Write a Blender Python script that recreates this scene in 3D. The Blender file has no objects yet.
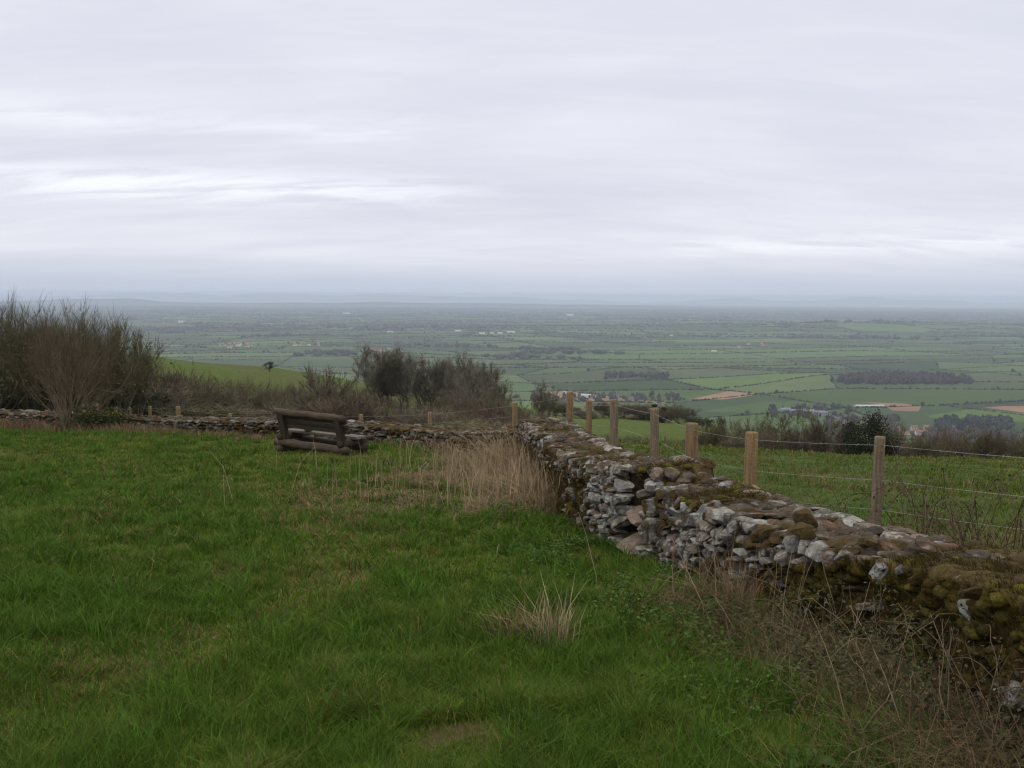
import bpy, bmesh, math
import numpy as np
from mathutils import Matrix, Vector

R = math.radians
scene = bpy.context.scene
COLL = scene.collection
rng = np.random.default_rng(11)

# ------------------------------------------------------------------ camera
EYE = np.array([0.0, 0.0, 1.6])
FPX = 1000.0
PITCH = math.atan(90 / FPX)
ROLL = R(0.35)
_f = np.array([0, math.cos(PITCH), -math.sin(PITCH)])
_r0 = np.array([1.0, 0, 0]); _u0 = np.array([0, math.sin(PITCH), math.cos(PITCH)])
_r = math.cos(ROLL) * _r0 + math.sin(ROLL) * _u0
_u = -math.sin(ROLL) * _r0 + math.cos(ROLL) * _u0


def ray(px, py):
    return _f + _r * (px - 512) / FPX - _u * (py - 384) / FPX


def at(px, py, Y):
    d = ray(px, py)
    return EYE + d * (Y / d[1])


cam = bpy.data.cameras.new('camera')
cam.sensor_width = 36; cam.lens = 36 * FPX / 1024
cam.clip_start = 0.1; cam.clip_end = 90000
co = bpy.data.objects.new('camera', cam); COLL.objects.link(co)
M = Matrix(((_r[0], _u[0], -_f[0], EYE[0]), (_r[1], _u[1], -_f[1], EYE[1]), (_r[2], _u[2], -_f[2], EYE[2]), (0, 0, 0, 1)))
co.matrix_world = M
scene.camera = co


# ------------------------------------------------------------------ noise
def _hash(i, j, k):
    h = (i.astype(np.int64) * 374761393 + j.astype(np.int64) * 668265263 + k * 2147483647 * 3 + k * 1274126177) & 0xFFFFFFFF
    h = ((h ^ (h >> 13)) * 1274126177) & 0xFFFFFFFF
    h = ((h ^ (h >> 16)) * 2246822519) & 0xFFFFFFFF
    return ((h ^ (h >> 15)) & 0xFFFFFF) / float(0xFFFFFF)


def vn(x, y, seed=0):
    x = np.asarray(x, float); y = np.asarray(y, float)
    i = np.floor(x); j = np.floor(y); fx = x - i; fy = y - j
    fx = fx * fx * (3 - 2 * fx); fy = fy * fy * (3 - 2 * fy)
    a = _hash(i, j, seed); b = _hash(i + 1, j, seed); c = _hash(i, j + 1, seed); d = _hash(i + 1, j + 1, seed)
    return (a * (1 - fx) + b * fx) * (1 - fy) + (c * (1 - fx) + d * fx) * fy


def fbm(x, y, seed=0, o=3):
    s = 0; a = 1; t = 0
    for k in range(o):
        s = s + a * vn(np.asarray(x) * 2 ** k + 17.3 * k, np.asarray(y) * 2 ** k - 9.1 * k, seed + k); t += a; a *= 0.5
    return s / t


def sst(a, b, x):
    t = np.clip((x - a) / (b - a), 0, 1)
    return t * t * (3 - 2 * t)


# ------------------------------------------------------------------ terrain
_TY = np.array([-80, 0, 14, 28, 38, 55, 75, 100, 130, 165, 300, 900, 1400], float)
_TU = np.array([-0.8, -0.36, -0.24, -0.11, 0.0, 0.19, 0.4, 0.8])
_TZ = np.array([
    [3, 0, -1.18, -2.35, -3.5, -6.6, -8.6, -8.0, -5.5, -8, -60, -178, -196],
    [3, 0, -1.18, -2.35, -3.6, -7.4, -10.2, -10.0, -7.2, -10, -60, -178, -196],
    [3, 0, -1.18, -2.35, -3.7, -8.0, -11.0, -11.2, -8.5, -12, -62, -178, -196],
    [3, 0, -1.18, -2.35, -3.8, -8.4, -12.0, -13.2, -11.9, -15, -64, -178, -196],
    [3, 0, -1.18, -2.33, -3.9, -7.6, -11.2, -13.4, -14.1, -18, -66, -178, -196],
    [3, 0, -1.18, -2.72, -4.35, -7.8, -10.8, -13.4, -15.5, -20, -70, -178, -196],
    [3, 0, -1.18, -2.98, -4.75, -9.0, -13.8, -18.8, -24, -32, -76, -178, -196],
    [3, 0, -1.18, -3.15, -5.1, -9.8, -15, -21, -28, -37, -80, -178, -196]])


def _pchip_rows(y):
    # monotone-ish cubic Hermite per row, evaluated at y -> (rows, n)
    dx = np.diff(_TY); d = np.diff(_TZ, axis=1) / dx
    m = np.zeros_like(_TZ)
    m[:, 0] = d[:, 0]; m[:, -1] = d[:, -1]
    m[:, 1:-1] = (d[:, :-1] * dx[1:] + d[:, 1:] * dx[:-1]) / (dx[1:] + dx[:-1])
    y = np.clip(y, _TY[0], _TY[-1])
    k = np.clip(np.searchsorted(_TY, y) - 1, 0, len(_TY) - 2)
    h = dx[k]; t = (y - _TY[k]) / h
    h00 = 2 * t ** 3 - 3 * t ** 2 + 1; h10 = t ** 3 - 2 * t ** 2 + t; h01 = -2 * t ** 3 + 3 * t ** 2; h11 = t ** 3 - t ** 2
    return h00 * _TZ[:, k] + h10 * h * m[:, k] + h01 * _TZ[:, k + 1] + h11 * h * m[:, k + 1]


def ground_z(x, y):
    x = np.atleast_1d(np.asarray(x, float)); y = np.atleast_1d(np.asarray(y, float))
    sh = x.shape; x = x.ravel(); y = y.ravel()
    u = np.clip(x / np.maximum(y, 25), -0.799, 0.799)
    rows = _pchip_rows(y)
    k = np.clip(np.searchsorted(_TU, u) - 1, 0, len(_TU) - 2)
    t = (u - _TU[k]) / (_TU[k + 1] - _TU[k])
    n = np.arange(len(x))
    z = rows[k, n] * (1 - t) + rows[k + 1, n] * t
    z = z + 0.13 * np.exp(-(((x + 3.4) / 1.9) ** 2 + ((y - 18.4) / 1.7) ** 2))
    near = 1 - sst(25, 60, y)
    z = z + near * (0.10 * (fbm(x / 2.3, y / 2.3, 3, 2) - 0.5) + 0.11 * (fbm(x / 0.7, y / 0.7, 5, 2) - 0.5))
    far = sst(40, 70, y)
    z = z + far * (1.6 * (fbm(x / 22, y / 22, 8, 3) - 0.5) + 0.5 * (fbm(x / 5, y / 5, 9, 2) - 0.5))
    return z.reshape(sh)


def gz(x, y):
    return float(ground_z([x], [y])[0])


RE = 6.37e6


def plain_z(x, y):
    x = np.asarray(x, float); y = np.asarray(y, float)
    d2 = x * x + y * y; d = np.sqrt(d2)
    z = -186 - d2 / (2 * RE)
    z = z + 13 * np.exp(-((x - 285) / 95) ** 2 - ((y - 2380) / 130) ** 2)
    z = z + 44 * np.exp(-((x - 2100) / 1500) ** 2 - ((y - 5600) / 420) ** 2)
    z = z + 9 * np.exp(-((x - 700) / 200) ** 2 - ((y - 2250) / 150) ** 2)
    z = z + sst(3500, 9000, d) * 22 * (fbm(x / 2600, y / 2600, 31, 3) - 0.45)
    return z


def plain_hit(px, py):
    d = ray(px, py); t = 500.0
    for _ in range(60):
        p = EYE + d * t
        t = (float(plain_z(p[0], p[1])) - EYE[2]) / d[2]
    return EYE + d * t


# ------------------------------------------------------------------ geometry collector
class Geo:
    def __init__(self):
        self.V = []; self.F = {3: [], 4: []}; self.C = []; self.n = 0

    def add(self, V, F, col=(0.5, 0.5, 0.5, 0)):
        V = np.asarray(V, float).reshape(-1, 3)
        col = np.asarray(col, float)
        if col.ndim == 1:
            col = np.tile(col, (len(V), 1))
        if col.shape[1] == 3:
            col = np.hstack([col, np.zeros((len(col), 1))])
        for f in (F if isinstance(F, (list, tuple)) and len(F) and isinstance(F[0], np.ndarray) else [np.asarray(F)]):
            self.F[f.shape[1]].append(f + self.n)
        self.V.append(V); self.C.append(col); self.n += len(V)

    def tube(self, pts, rad, sides=5, col=(0.5, 0.5, 0.5, 0), cap=True):
        pts = np.asarray(pts, float); n = len(pts); rad = np.broadcast_to(np.asarray(rad, float), (n,))
        t = np.gradient(pts, axis=0); t /= np.linalg.norm(t, axis=1)[:, None] + 1e-9
        ref = np.array([0.13, 0.21, 0.97]) if abs(t[0][2]) < 0.9 else np.array([1.0, 0.1, 0.05])
        a = np.cross(t, ref); a /= np.linalg.norm(a, axis=1)[:, None] + 1e-9
        b = np.cross(t, a)
        th = np.arange(sides) * 2 * math.pi / sides
        V = pts[:, None, :] + rad[:, None, None] * (a[:, None, :] * np.cos(th)[None, :, None] + b[:, None, :] * np.sin(th)[None, :, None])
        V = V.reshape(-1, 3)
        i = np.arange(n - 1)[:, None] * sides; j = np.arange(sides)[None, :]; j2 = (j + 1) % sides
        F = np.stack([i + j, i + j2, i + sides + j2, i + sides + j], -1).reshape(-1, 4)
        Fs = [F]
        if cap:
            V = np.vstack([V, pts[0], pts[-1]])
            k = np.arange(sides); k2 = (k + 1) % sides; c0 = n * sides
            Fs.append(np.vstack([np.stack([np.full(sides, c0), k2, k], -1), np.stack([np.full(sides, c0 + 1), (n - 1) * sides + k, (n - 1) * sides + k2], -1)]))
        self.add(V, Fs, col)

    def box(self, c, s, col=(0.5, 0.5, 0.5, 0), rot=None, jit=0.0, bev=0.0):
        c = np.asarray(c, float); s = np.asarray(s, float) / 2
        bm = bmesh.new(); bmesh.ops.create_cube(bm, size=2)
        for v in bm.verts:
            v.co = Vector((v.co.x * s[0], v.co.y * s[1], v.co.z * s[2]))
        if bev > 0:
            bmesh.ops.bevel(bm, geom=bm.edges[:], offset=bev, segments=2, affect='EDGES')
        bmesh.ops.triangulate(bm, faces=bm.faces[:])
        bm.verts.index_update()
        V = np.array([v.co[:] for v in bm.verts]); F = np.array([[v.index for v in f.verts] for f in bm.faces])
        bm.free()
        if jit:
            V = V + rng.normal(0, jit, V.shape)
        if rot is not None:
            V = V @ np.asarray(rot).T
        self.add(V + c, F, col)

    def blades(self, P, head, lean, h, w, col, droop=0.0):
        """ribbon blades: 5 vertices each. head = heading angle, lean = horizontal reach / height"""
        n = len(P)
        P = np.asarray(P, float); head = np.broadcast_to(head, (n,)); lean = np.broadcast_to(lean, (n,)); h = np.broadcast_to(h, (n,)); w = np.broadcast_to(w, (n,))
        d = np.stack([np.cos(head), np.sin(head), np.zeros(n)], -1)
        ax = rng.uniform(0, 2 * math.pi, n)
        s = np.stack([np.cos(ax), np.sin(ax), np.zeros(n)], -1) * (w / 2)[:, None]
        up = np.array([0, 0, 1.0])
        m = P + d * (lean * h * 0.32)[:, None] + up * (h * 0.58)[:, None]
        t = P + d * (lean * h)[:, None] + up * (h * (1 - droop))[:, None]
        V = np.stack([P - s, P + s, m + s * 0.8, m - s * 0.8, t], 1).reshape(-1, 3)
        k = np.arange(n) * 5
        F4 = np.stack([k, k + 1, k + 2, k + 3], -1); F3 = np.stack([k + 3, k + 2, k + 4], -1)
        col = np.asarray(col, float)
        if col.ndim == 1:
            col = np.tile(col, (n, 1))
        self.add(V, [F4, F3], np.repeat(col, 5, axis=0))

    def twigs(self, A, B, w, col):
        n = len(A); A = np.asarray(A, float); B = np.asarray(B, float)
        d = B - A
        s = np.cross(d, rng.normal(0, 1, (n, 3))); s /= np.linalg.norm(s, axis=1)[:, None] + 1e-9
        s = s * np.broadcast_to(w, (n,))[:, None] / 2
        V = np.stack([A - s, A + s, B], 1).reshape(-1, 3)
        F = np.arange(n * 3).reshape(-1, 3)
        col = np.asarray(col, float)
        if col.ndim == 1:
            col = np.tile(col, (n, 1))
        self.add(V, F, np.repeat(col, 3, axis=0))

    def leaves(self, P, size, col, flat=0.0):
        n = len(P)
        a = rng.normal(0, 1, (n, 3)); a[:, 2] *= (1 - flat); a /= np.linalg.norm(a, axis=1)[:, None] + 1e-9
        b = np.cross(a, rng.normal(0, 1, (n, 3))); b /= np.linalg.norm(b, axis=1)[:, None] + 1e-9
        size = np.broadcast_to(size, (n,))[:, None]
        V = np.stack([P - a * size * 0.5, P + b * size * 0.3, P + a * size * 0.5, P - b * size * 0.3], 1).reshape(-1, 3)
        F = np.arange(n * 4).reshape(-1, 4)
        col = np.asarray(col, float)
        if col.ndim == 1:
            col = np.tile(col, (n, 1))
        self.add(V, F, np.repeat(col, 4, axis=0))

    def mesh(self, name, mat, smooth=False):
        V = np.vstack(self.V); C = np.vstack(self.C)
        loops = []; sizes = []
        for k in (3, 4):
            if self.F[k]:
                f = np.vstack(self.F[k]); loops.append(f.ravel()); sizes.append(np.full(len(f), k))
        loops = np.concatenate(loops).astype(np.int32); sizes = np.concatenate(sizes).astype(np.int32)
        me = bpy.data.meshes.new(name)
        me.vertices.add(len(V)); me.vertices.foreach_set('co', V.astype(np.float32).ravel())
        me.loops.add(len(loops)); me.loops.foreach_set('vertex_index', loops)
        me.polygons.add(len(sizes))
        st = np.concatenate([[0], np.cumsum(sizes)[:-1]]).astype(np.int32)
        me.polygons.foreach_set('loop_start', st)
        me.polygons.foreach_set('use_smooth', np.full(len(sizes), smooth))
        me.update(calc_edges=True)
        at_ = me.attributes.new('Col', 'FLOAT_COLOR', 'POINT')
        at_.data.foreach_set('color', C.astype(np.float32).ravel())
        me.materials.append(mat)
        return me

    def build(self, name, mat, parent=None, smooth=False, loc=None):
        o = bpy.data.objects.new(name, self.mesh(name, mat, smooth)); COLL.objects.link(o)
        if parent is not None:
            o.parent = parent
        if loc is not None:
            o.location = loc
        return o


def tag(o, label=None, cat=None, group=None, kind=None):
    if label: o['label'] = label
    if cat: o['category'] = cat
    if group: o['group'] = group
    if kind: o['kind'] = kind
    return o


def empty(name, loc=(0, 0, 0), rz=0.0):
    o = bpy.data.objects.new(name, None); COLL.objects.link(o)
    o.location = loc; o.rotation_euler = (0, 0, rz); o.empty_display_size = 0.2
    return o


def copy_tree(o, parent=None):
    c = o.copy(); COLL.objects.link(c)
    if parent is not None:
        c.parent = parent
    for ch in [x for x in COLL.objects if x.parent == o]:
        copy_tree(ch, c)
    return c


# ------------------------------------------------------------------ materials
def new_mat(name):
    m = bpy.data.materials.new(name); m.use_nodes = True
    nt = m.node_tree; nt.nodes.clear()
    return m, nt.nodes, nt.links


def attr_mat(name, rough=0.9, nscale=8.0, lo=0.65, hi=1.3, bump=0.0, bscale=40.0, transl=0.0, lichen=None, spec=0.2, grain=None):
    m, N, L = new_mat(name)
    out = N.new('ShaderNodeOutputMaterial'); bs = N.new('ShaderNodeBsdfPrincipled')
    at_ = N.new('ShaderNodeAttribute'); at_.attribute_name = 'Col'
    tc = N.new('ShaderNodeTexCoord')
    nz = N.new('ShaderNodeTexNoise'); nz.inputs['Scale'].default_value = nscale; nz.inputs['Detail'].default_value = 5; nz.inputs['Roughness'].default_value = 0.65
    if grain:
        mp = N.new('ShaderNodeMapping'); mp.inputs['Scale'].default_value = grain
        L.new(tc.outputs['Object'], mp.inputs['Vector']); L.new(mp.outputs['Vector'], nz.inputs['Vector'])
    else:
        L.new(tc.outputs['Object'], nz.inputs['Vector'])
    mr = N.new('ShaderNodeMapRange'); mr.inputs['From Min'].default_value = 0.3; mr.inputs['From Max'].default_value = 0.7
    mr.inputs['To Min'].default_value = lo; mr.inputs['To Max'].default_value = hi
    L.new(nz.outputs['Fac'], mr.inputs['Value'])
    mx = N.new('ShaderNodeVectorMath'); mx.operation = 'SCALE'
    L.new(at_.outputs['Color'], mx.inputs[0]); L.new(mr.outputs['Result'], mx.inputs['Scale'])
    colour = mx.outputs['Vector']
    if lichen:
        ln = N.new('ShaderNodeTexNoise'); ln.inputs['Scale'].default_value = lichen[3]; ln.inputs['Detail'].default_value = 6; ln.inputs['Roughness'].default_value = 0.7
        L.new(tc.outputs['Object'], ln.inputs['Vector'])
        rp = N.new('ShaderNodeMapRange'); rp.interpolation_type = 'SMOOTHSTEP'
        rp.inputs['From Min'].default_value = lichen[4]; rp.inputs['From Max'].default_value = lichen[4] + 0.1
        rp.inputs['To Max'].default_value = lichen[5]
        L.new(ln.outputs['Fac'], rp.inputs['Value'])
        inv = N.new('ShaderNodeMath'); inv.operation = 'SUBTRACT'; inv.inputs[0].default_value = 1.0
        L.new(at_.outputs['Alpha'], inv.inputs[1])
        ml = N.new('ShaderNodeMath'); ml.operation = 'MULTIPLY'; ml.use_clamp = True
        L.new(rp.outputs['Result'], ml.inputs[0]); L.new(inv.outputs[0], ml.inputs[1])
        mm = N.new('ShaderNodeMix'); mm.data_type = 'RGBA'
        L.new(ml.outputs[0], mm.inputs['Factor']); L.new(colour, mm.inputs['A']); mm.inputs['B'].default_value = (*lichen[:3], 1)
        colour = mm.outputs['Result']
    L.new(colour, bs.inputs['Base Color'])
    bs.inputs['Roughness'].default_value = rough
    bs.inputs['Specular IOR Level'].default_value = spec
    if bump:
        bn = N.new('ShaderNodeTexNoise'); bn.inputs['Scale'].default_value = bscale; bn.inputs['Detail'].default_value = 6
        L.new(tc.outputs['Object'], bn.inputs['Vector'])
        bp = N.new('ShaderNodeBump'); bp.inputs['Strength'].default_value = bump; bp.inputs['Distance'].default_value = 0.02
        L.new(bn.outputs['Fac'], bp.inputs['Height']); L.new(bp.outputs['Normal'], bs.inputs['Normal'])
    if transl:
        tr = N.new('ShaderNodeBsdfTranslucent'); L.new(colour, tr.inputs['Color'])
        ms = N.new('ShaderNodeMixShader'); ms.inputs['Fac'].default_value = transl
        L.new(bs.outputs[0], ms.inputs[1]); L.new(tr.outputs[0], ms.inputs[2]); L.new(ms.outputs[0], out.inputs['Surface'])
    else:
        L.new(bs.outputs[0], out.inputs['Surface'])
    return m


M_GRASS = attr_mat('grass_blade', 0.75, 3.0, 0.8, 1.2, transl=0.25, spec=0.15)
M_STRAW = attr_mat('dry_straw', 0.85, 5.0, 0.8, 1.2, transl=0.12, spec=0.1)
M_GROUND = attr_mat('turf_soil', 0.95, 1.7, 0.7, 1.3, bump=0.6, bscale=14, spec=0.1)
M_STONE = attr_mat('limestone', 0.92, 14, 0.5, 1.35, bump=0.8, bscale=45, lichen=(0.30, 0.30, 0.285, 17, 0.50, 0.7), spec=0.2)
M_MOSS = attr_mat('moss_earth', 0.97, 22, 0.4, 1.6, bump=1.0, bscale=34, spec=0.05)
M_TOPSTONE = attr_mat('wall_top_stone', 0.95, 16, 0.5, 1.3, bump=0.8, bscale=40, lichen=(0.19, 0.182, 0.17, 15, 0.55, 0.55), spec=0.15)
M_WOOD = attr_mat('fence_wood', 0.9, 14, 0.45, 1.35, bump=0.6, bscale=45, spec=0.15, grain=(5, 5, 0.25), lichen=(0.12, 0.125, 0.095, 7, 0.50, 0.55))
M_LOG = attr_mat('weathered_log', 0.9, 7, 0.5, 1.5, bump=0.5, bscale=30, spec=0.2, grain=(0.8, 6, 6))
M_BARK = attr_mat('bark', 0.92, 6, 0.7, 1.3, spec=0.1)
M_TWIG = attr_mat('twig', 0.92, 1.2, 0.75, 1.25, spec=0.05)
M_LEAF = attr_mat('leaf', 0.7, 4, 0.7, 1.3, transl=0.2, spec=0.25)
M_FIELD = attr_mat('field', 0.95, 0.008, 0.85, 1.18, spec=0.05)
M_FARVEG = attr_mat('far_foliage', 0.95, 0.02, 0.7, 1.3, spec=0.05)
M_WALL = attr_mat('painted_wall', 0.85, 0.5, 0.9, 1.08)
M_ROOF = attr_mat('roof_tile', 0.85, 0.8, 0.8, 1.2)


M_FARSTONE = attr_mat('low_wall_stone', 0.95, 10, 0.45, 1.25, bump=0.8, bscale=40, lichen=(0.165, 0.15, 0.13, 12, 0.56, 0.55), spec=0.1)


def metal_mat():
    m, N, L = new_mat('galvanised_wire')
    out = N.new('ShaderNodeOutputMaterial'); bs = N.new('ShaderNodeBsdfPrincipled')
    nz = N.new('ShaderNodeTexNoise'); nz.inputs['Scale'].default_value = 6
    cr = N.new('ShaderNodeValToRGB'); cr.color_ramp.elements[0].color = (0.22, 0.22, 0.22, 1); cr.color_ramp.elements[1].color = (0.42, 0.43, 0.44, 1)
    L.new(nz.outputs['Fac'], cr.inputs['Fac']); L.new(cr.outputs['Color'], bs.inputs['Base Color'])
    bs.inputs['Metallic'].default_value = 0.6; bs.inputs['Roughness'].default_value = 0.45
    L.new(bs.outputs[0], out.inputs['Surface'])
    return m


M_WIRE = metal_mat()

# ------------------------------------------------------------------ wall paths
RW = [(2.10, 3.0, 0.44), (2.14, 3.9, 0.385), (2.15, 4.3, 0.335), (2.15, 4.8, 0.25), (2.06, 5.3, 0.18), (1.88, 5.9, 0.105), (1.74, 6.5, 0.06), (1.60, 7.0, 0.02),
      (1.43, 7.6, -0.0), (1.23, 8.3, -0.01), (1.19, 8.44, -0.03), (1.175, 8.50, 0.12), (1.0, 9.1, 0.03), (0.86, 9.8, -0.07), (0.70, 11.0, -0.20), (0.58, 12.0, -0.27),
      (0.45, 13.5, -0.345), (0.28, 15.5, -0.45), (0.17, 17.0, -0.56), (0.15, 17.35, -0.60)]
LW = [(0.12, 17.55, -0.80), (-0.8, 19, -1.04), (-1.68, 20.5, -1.23), (-2.4, 21.5, -1.32), (-3.2, 22.5, -1.41), (-4.45, 23.8, -1.52), (-5.8, 25, -1.64), (-7.3, 26, -1.76),
      (-9, 27, -1.88), (-10.7, 28, -1.96), (-12, 28.5, -2.0), (-13.9, 29.5, -2.06), (-16.8, 30.5, -2.1), (-19.6, 31, -2.15)]
RWa = np.array(RW); LWa = np.array(LW)
RTH = 0.62; LTH = 0.5


def rwx(y):
    return np.interp(y, RWa[:, 1], RWa[:, 0])


def lwy(x):
    return np.interp(x, LWa[::-1, 0], LWa[::-1, 1])


def zone(x, y):
    """0 = bench side, 1 = far side of the walls, 2 = under a wall"""
    x = np.asarray(x); y = np.asarray(y)
    z = np.zeros(x.shape, int)
    wx = rwx(y)
    rr = (y < 17.6)
    z = np.where(rr & (x > wx - 0.02), 2, z)
    z = np.where(rr & (x > wx + RTH + 0.05), 1, z)
    wy = lwy(x)
    ll = (y >= 17.6)
    z = np.where(ll & (y > wy), 2, z)
    z = np.where(ll & (y > wy + LTH + 0.2), 1, z)
    z = np.where(ll & (x > 0.15), 1, z)
    z = np.where((y < 3.0) & (x > wx + 0.7), 1, z)
    return z


def straw_amt(x, y):
    """how strawy the turf is, 0..1"""
    s = 0.0
    # tall dead grass in front of the wall corner
    wx = rwx(np.clip(y, 3, 17.3))
    d = wx - x
    s = s + sst(11.0, 12.3, y) * (1 - sst(17.5, 19, y)) * (1 - sst(0.7, 1.5, d + 0.5 * (fbm(x, y, 71, 2) - 0.5))) * (d > 0)
    # flattened patch beside it
    q = ((x + 1.15) / 1.1) ** 2 + ((y - 13.6) / 1.7) ** 2
    s = s + 0.75 * (1 - sst(0.5, 1.3, q + 1.0 * (fbm(x / 0.5, y / 0.5, 72, 2) - 0.5)))
    # verge under the long wall
    wy = lwy(x)
    s = s + 0.8 * (1 - sst(0.4, 1.5, wy - y + 0.9 * (fbm(x / 0.8, y / 0.8, 73, 2) - 0.5))) * (x < 0)
    # worn dull patches in the turf
    s = s + 0.42 * sst(0.60, 0.74, fbm(x / 1.1 + 4, y / 1.4, 74, 3))
    for cx, cy, r in ((-1.9, 7.8, 0.45), (-1.5, 7.5, 0.3), (-2.6, 10.6, 0.5), (-3.4, 9.2, 0.5), (-1.2, 7.9, 0.3), (0.0, 5.9, 0.3), (-2.3, 5.2, 0.3), (1.1, 6.4, 0.35), (-4.6, 12.5, 0.7), (-0.9, 9.9, 0.35)):
        s = s + 0.45 * np.exp(-((x - cx) ** 2 + ((y - cy) * 1.0) ** 2) / r ** 2)
    return np.clip(s, 0, 1)


_PATH = []
for _px, _py in ((-60, 745), (60, 702), (170, 655), (290, 603), (345, 560), (330, 520), (250, 488), (120, 464), (-40, 448)):
    _d = ray(_px, _py); _t = 4.0
    for _ in range(40):
        _q = EYE + _d * _t
        _t = (gz(_q[0], _q[1]) - EYE[2]) / _d[2] if _d[2] < 0 else 20
    _PATH.append(tuple((EYE + _d * _t)[:2]))


def path_amt(x, y):
    best = np.full(np.shape(x), 9.0)
    for (ax, ay), (bx, by) in zip(_PATH[:-1], _PATH[1:]):
        dx, dy = bx - ax, by - ay
        t = np.clip(((x - ax) * dx + (y - ay) * dy) / (dx * dx + dy * dy), 0, 1)
        best = np.minimum(best, np.hypot(x - ax - t * dx, y - ay - t * dy))
    w = 0.28 + 0.018 * np.asarray(y)
    return 1 - sst(0.35, 1.25, best / w + 0.9 * (fbm(np.asarray(x) / 0.4, np.asarray(y) / 0.4, 79, 2) - 0.5))


def soil_amt(x, y):
    q = ((x + 0.27) / 0.21) ** 2 + ((y - 4.24) / 0.17) ** 2
    q2 = ((x + 2.55) / 0.10) ** 2 + ((y - 15.9) / 0.5) ** 2
    s = 0.85 * (1 - sst(0.2, 1.3, q + 2.2 * (fbm(x * 11, y * 11, 77, 3) - 0.5)))
    s2 = 0.8 * (1 - sst(0.4, 1.2, ((x + 2.35) / 0.45) ** 2 + ((y - 17.4) / 0.35) ** 2))
    s3 = 0.6 * np.exp(-((x + 3.3) / 0.9) ** 2 - ((y - 18.3) / 0.55) ** 2)
    return np.clip(s + s2 + s3, 0, 1)


# ------------------------------------------------------------------ ground sheet
def polar(r0, r1, nr, fine, coarse, half):
    r = np.concatenate([[0.0], np.geomspace(r0, r1, nr)])
    th = np.concatenate([np.linspace(-half, half, fine), np.linspace(half, 2 * math.pi - half, coarse + 1)[1:-1]])
    nt = len(th)
    Rr, T = np.meshgrid(r, th, indexing='ij')
    X = Rr * np.sin(T); Y = Rr * np.cos(T)
    i = np.arange(len(r) - 1)[:, None] * nt; j = np.arange(nt)[None, :]; j2 = (j + 1) % nt
    F = np.stack([i + j, i + nt + j, i + nt + j2, i + j2], -1).reshape(-1, 4)[:, ::-1]
    return X.ravel(), Y.ravel(), F


X, Y, F = polar(0.5, 1400, 430, 430, 70, R(38))
Z = ground_z(X, Y)
green = np.array([0.032, 0.056, 0.008]); dull = np.array([0.046, 0.056, 0.012]); soil = np.array([0.070, 0.046, 0.027]); thatch = np.array([0.15, 0.11, 0.055])
n1 = fbm(X / 1.7, Y / 1.7, 41, 3)[:, None]
C = green * (1 - sst(0.4, 0.7, n1)) + dull * sst(0.4, 0.7, n1)
st = straw_amt(X, Y)[:, None] * (Y < 40)[:, None]
C = C * (1 - 0.28 * st) + thatch * 0.28 * st
so = soil_amt(X, Y)[:, None]
C = C * (1 - so) + soil * so
hillg = np.array([0.056, 0.080, 0.014]); scrubby = np.array([0.070, 0.066, 0.028])
far = sst(35, 60, Y)[:, None]
n2 = fbm(X / 14, Y / 14, 43, 3)[:, None]
leftcombe = ((1 - sst(-12, 12, X)) * sst(38, 48, Y) * (1 - sst(84, 104, Y)))[:, None]
ch = hillg * (1 - sst(0.45, 0.65, n2) * 0.5) + scrubby * 0.5 * sst(0.45, 0.65, n2)
ch = ch * (1 - 0.85 * leftcombe) + scrubby * 0.85 * leftcombe
C = C * (1 - far) + ch * far
g = Geo(); g.add(np.stack([X, Y, Z], -1), F, C)
tag(g.build('ground', M_GROUND, smooth=True), kind='structure')

# plain and far hills
X, Y, F = polar(500, 40000, 150, 200, 40, R(40))
Z = plain_z(X, Y) - 6
C = np.tile(np.array([0.055, 0.08, 0.03]), (len(X), 1)) * (0.75 + 0.5 * fbm(X / 900, Y / 900, 51, 3))[:, None]
g = Geo(); g.add(np.stack([X, Y, Z], -1), F, C)
tag(g.build('plain', M_FIELD, smooth=True), kind='structure')


def ridge(name, dist, depth, prof, seed, col, amp=1.6):
    """prof: list of (px, py) of the ridge line seen in the photograph"""
    u = np.linspace(-0.62, 0.62, 260)
    v = np.linspace(-1.6, 1.6, 15)
    px = 512 + u * FPX
    top = np.interp(px, [p[0] for p in prof], [p[1] for p in prof]) + amp * (fbm(px / 31, px * 0, seed, 4) - 0.5)
    P = []
    for uu, p, t in zip(u, px, top):
        q = at(p, t, dist)
        base = -186 - (q[0] ** 2 + q[1] ** 2) / (2 * RE) - 12
        for vv in v:
            y = q[1] + vv * depth
            h = math.exp(-vv * vv * 1.6)
            P.append((q[0], y, base + max(5, q[2] - base) * h - 20 * (abs(vv) > 1.4)))
    n = len(v)
    i = np.arange(len(u) - 1)[:, None] * n; j = np.arange(n - 1)[None, :]
    Fq = np.stack([i + j, i + n + j, i + n + j + 1, i + j + 1], -1).reshape(-1, 4)
    g = Geo(); g.add(np.array(P), Fq, col)
    tag(g.build(name, M_FIELD, smooth=True), kind='structure')


ridge('hills', 15500, 700, [(-120, 301), (0, 301.5), (60, 299), (130, 298.5), (160, 302), (200, 303), (330, 302.5), (400, 302), (520, 304), (640, 305.5), (700, 307), (850, 311), (880, 313), (1024, 317), (1150, 318)], 61, (0.05, 0.06, 0.04, 0))
ridge('hills', 30000, 1500, [(-120, 295), (60, 295.5), (140, 293), (220, 295), (300, 293.5), (420, 296), (560, 300), (640, 302), (720, 299), (790, 300), (850, 298), (980, 301.5), (1024, 303), (1150, 304)], 63, (0.06, 0.065, 0.06, 0), 5.0)

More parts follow.
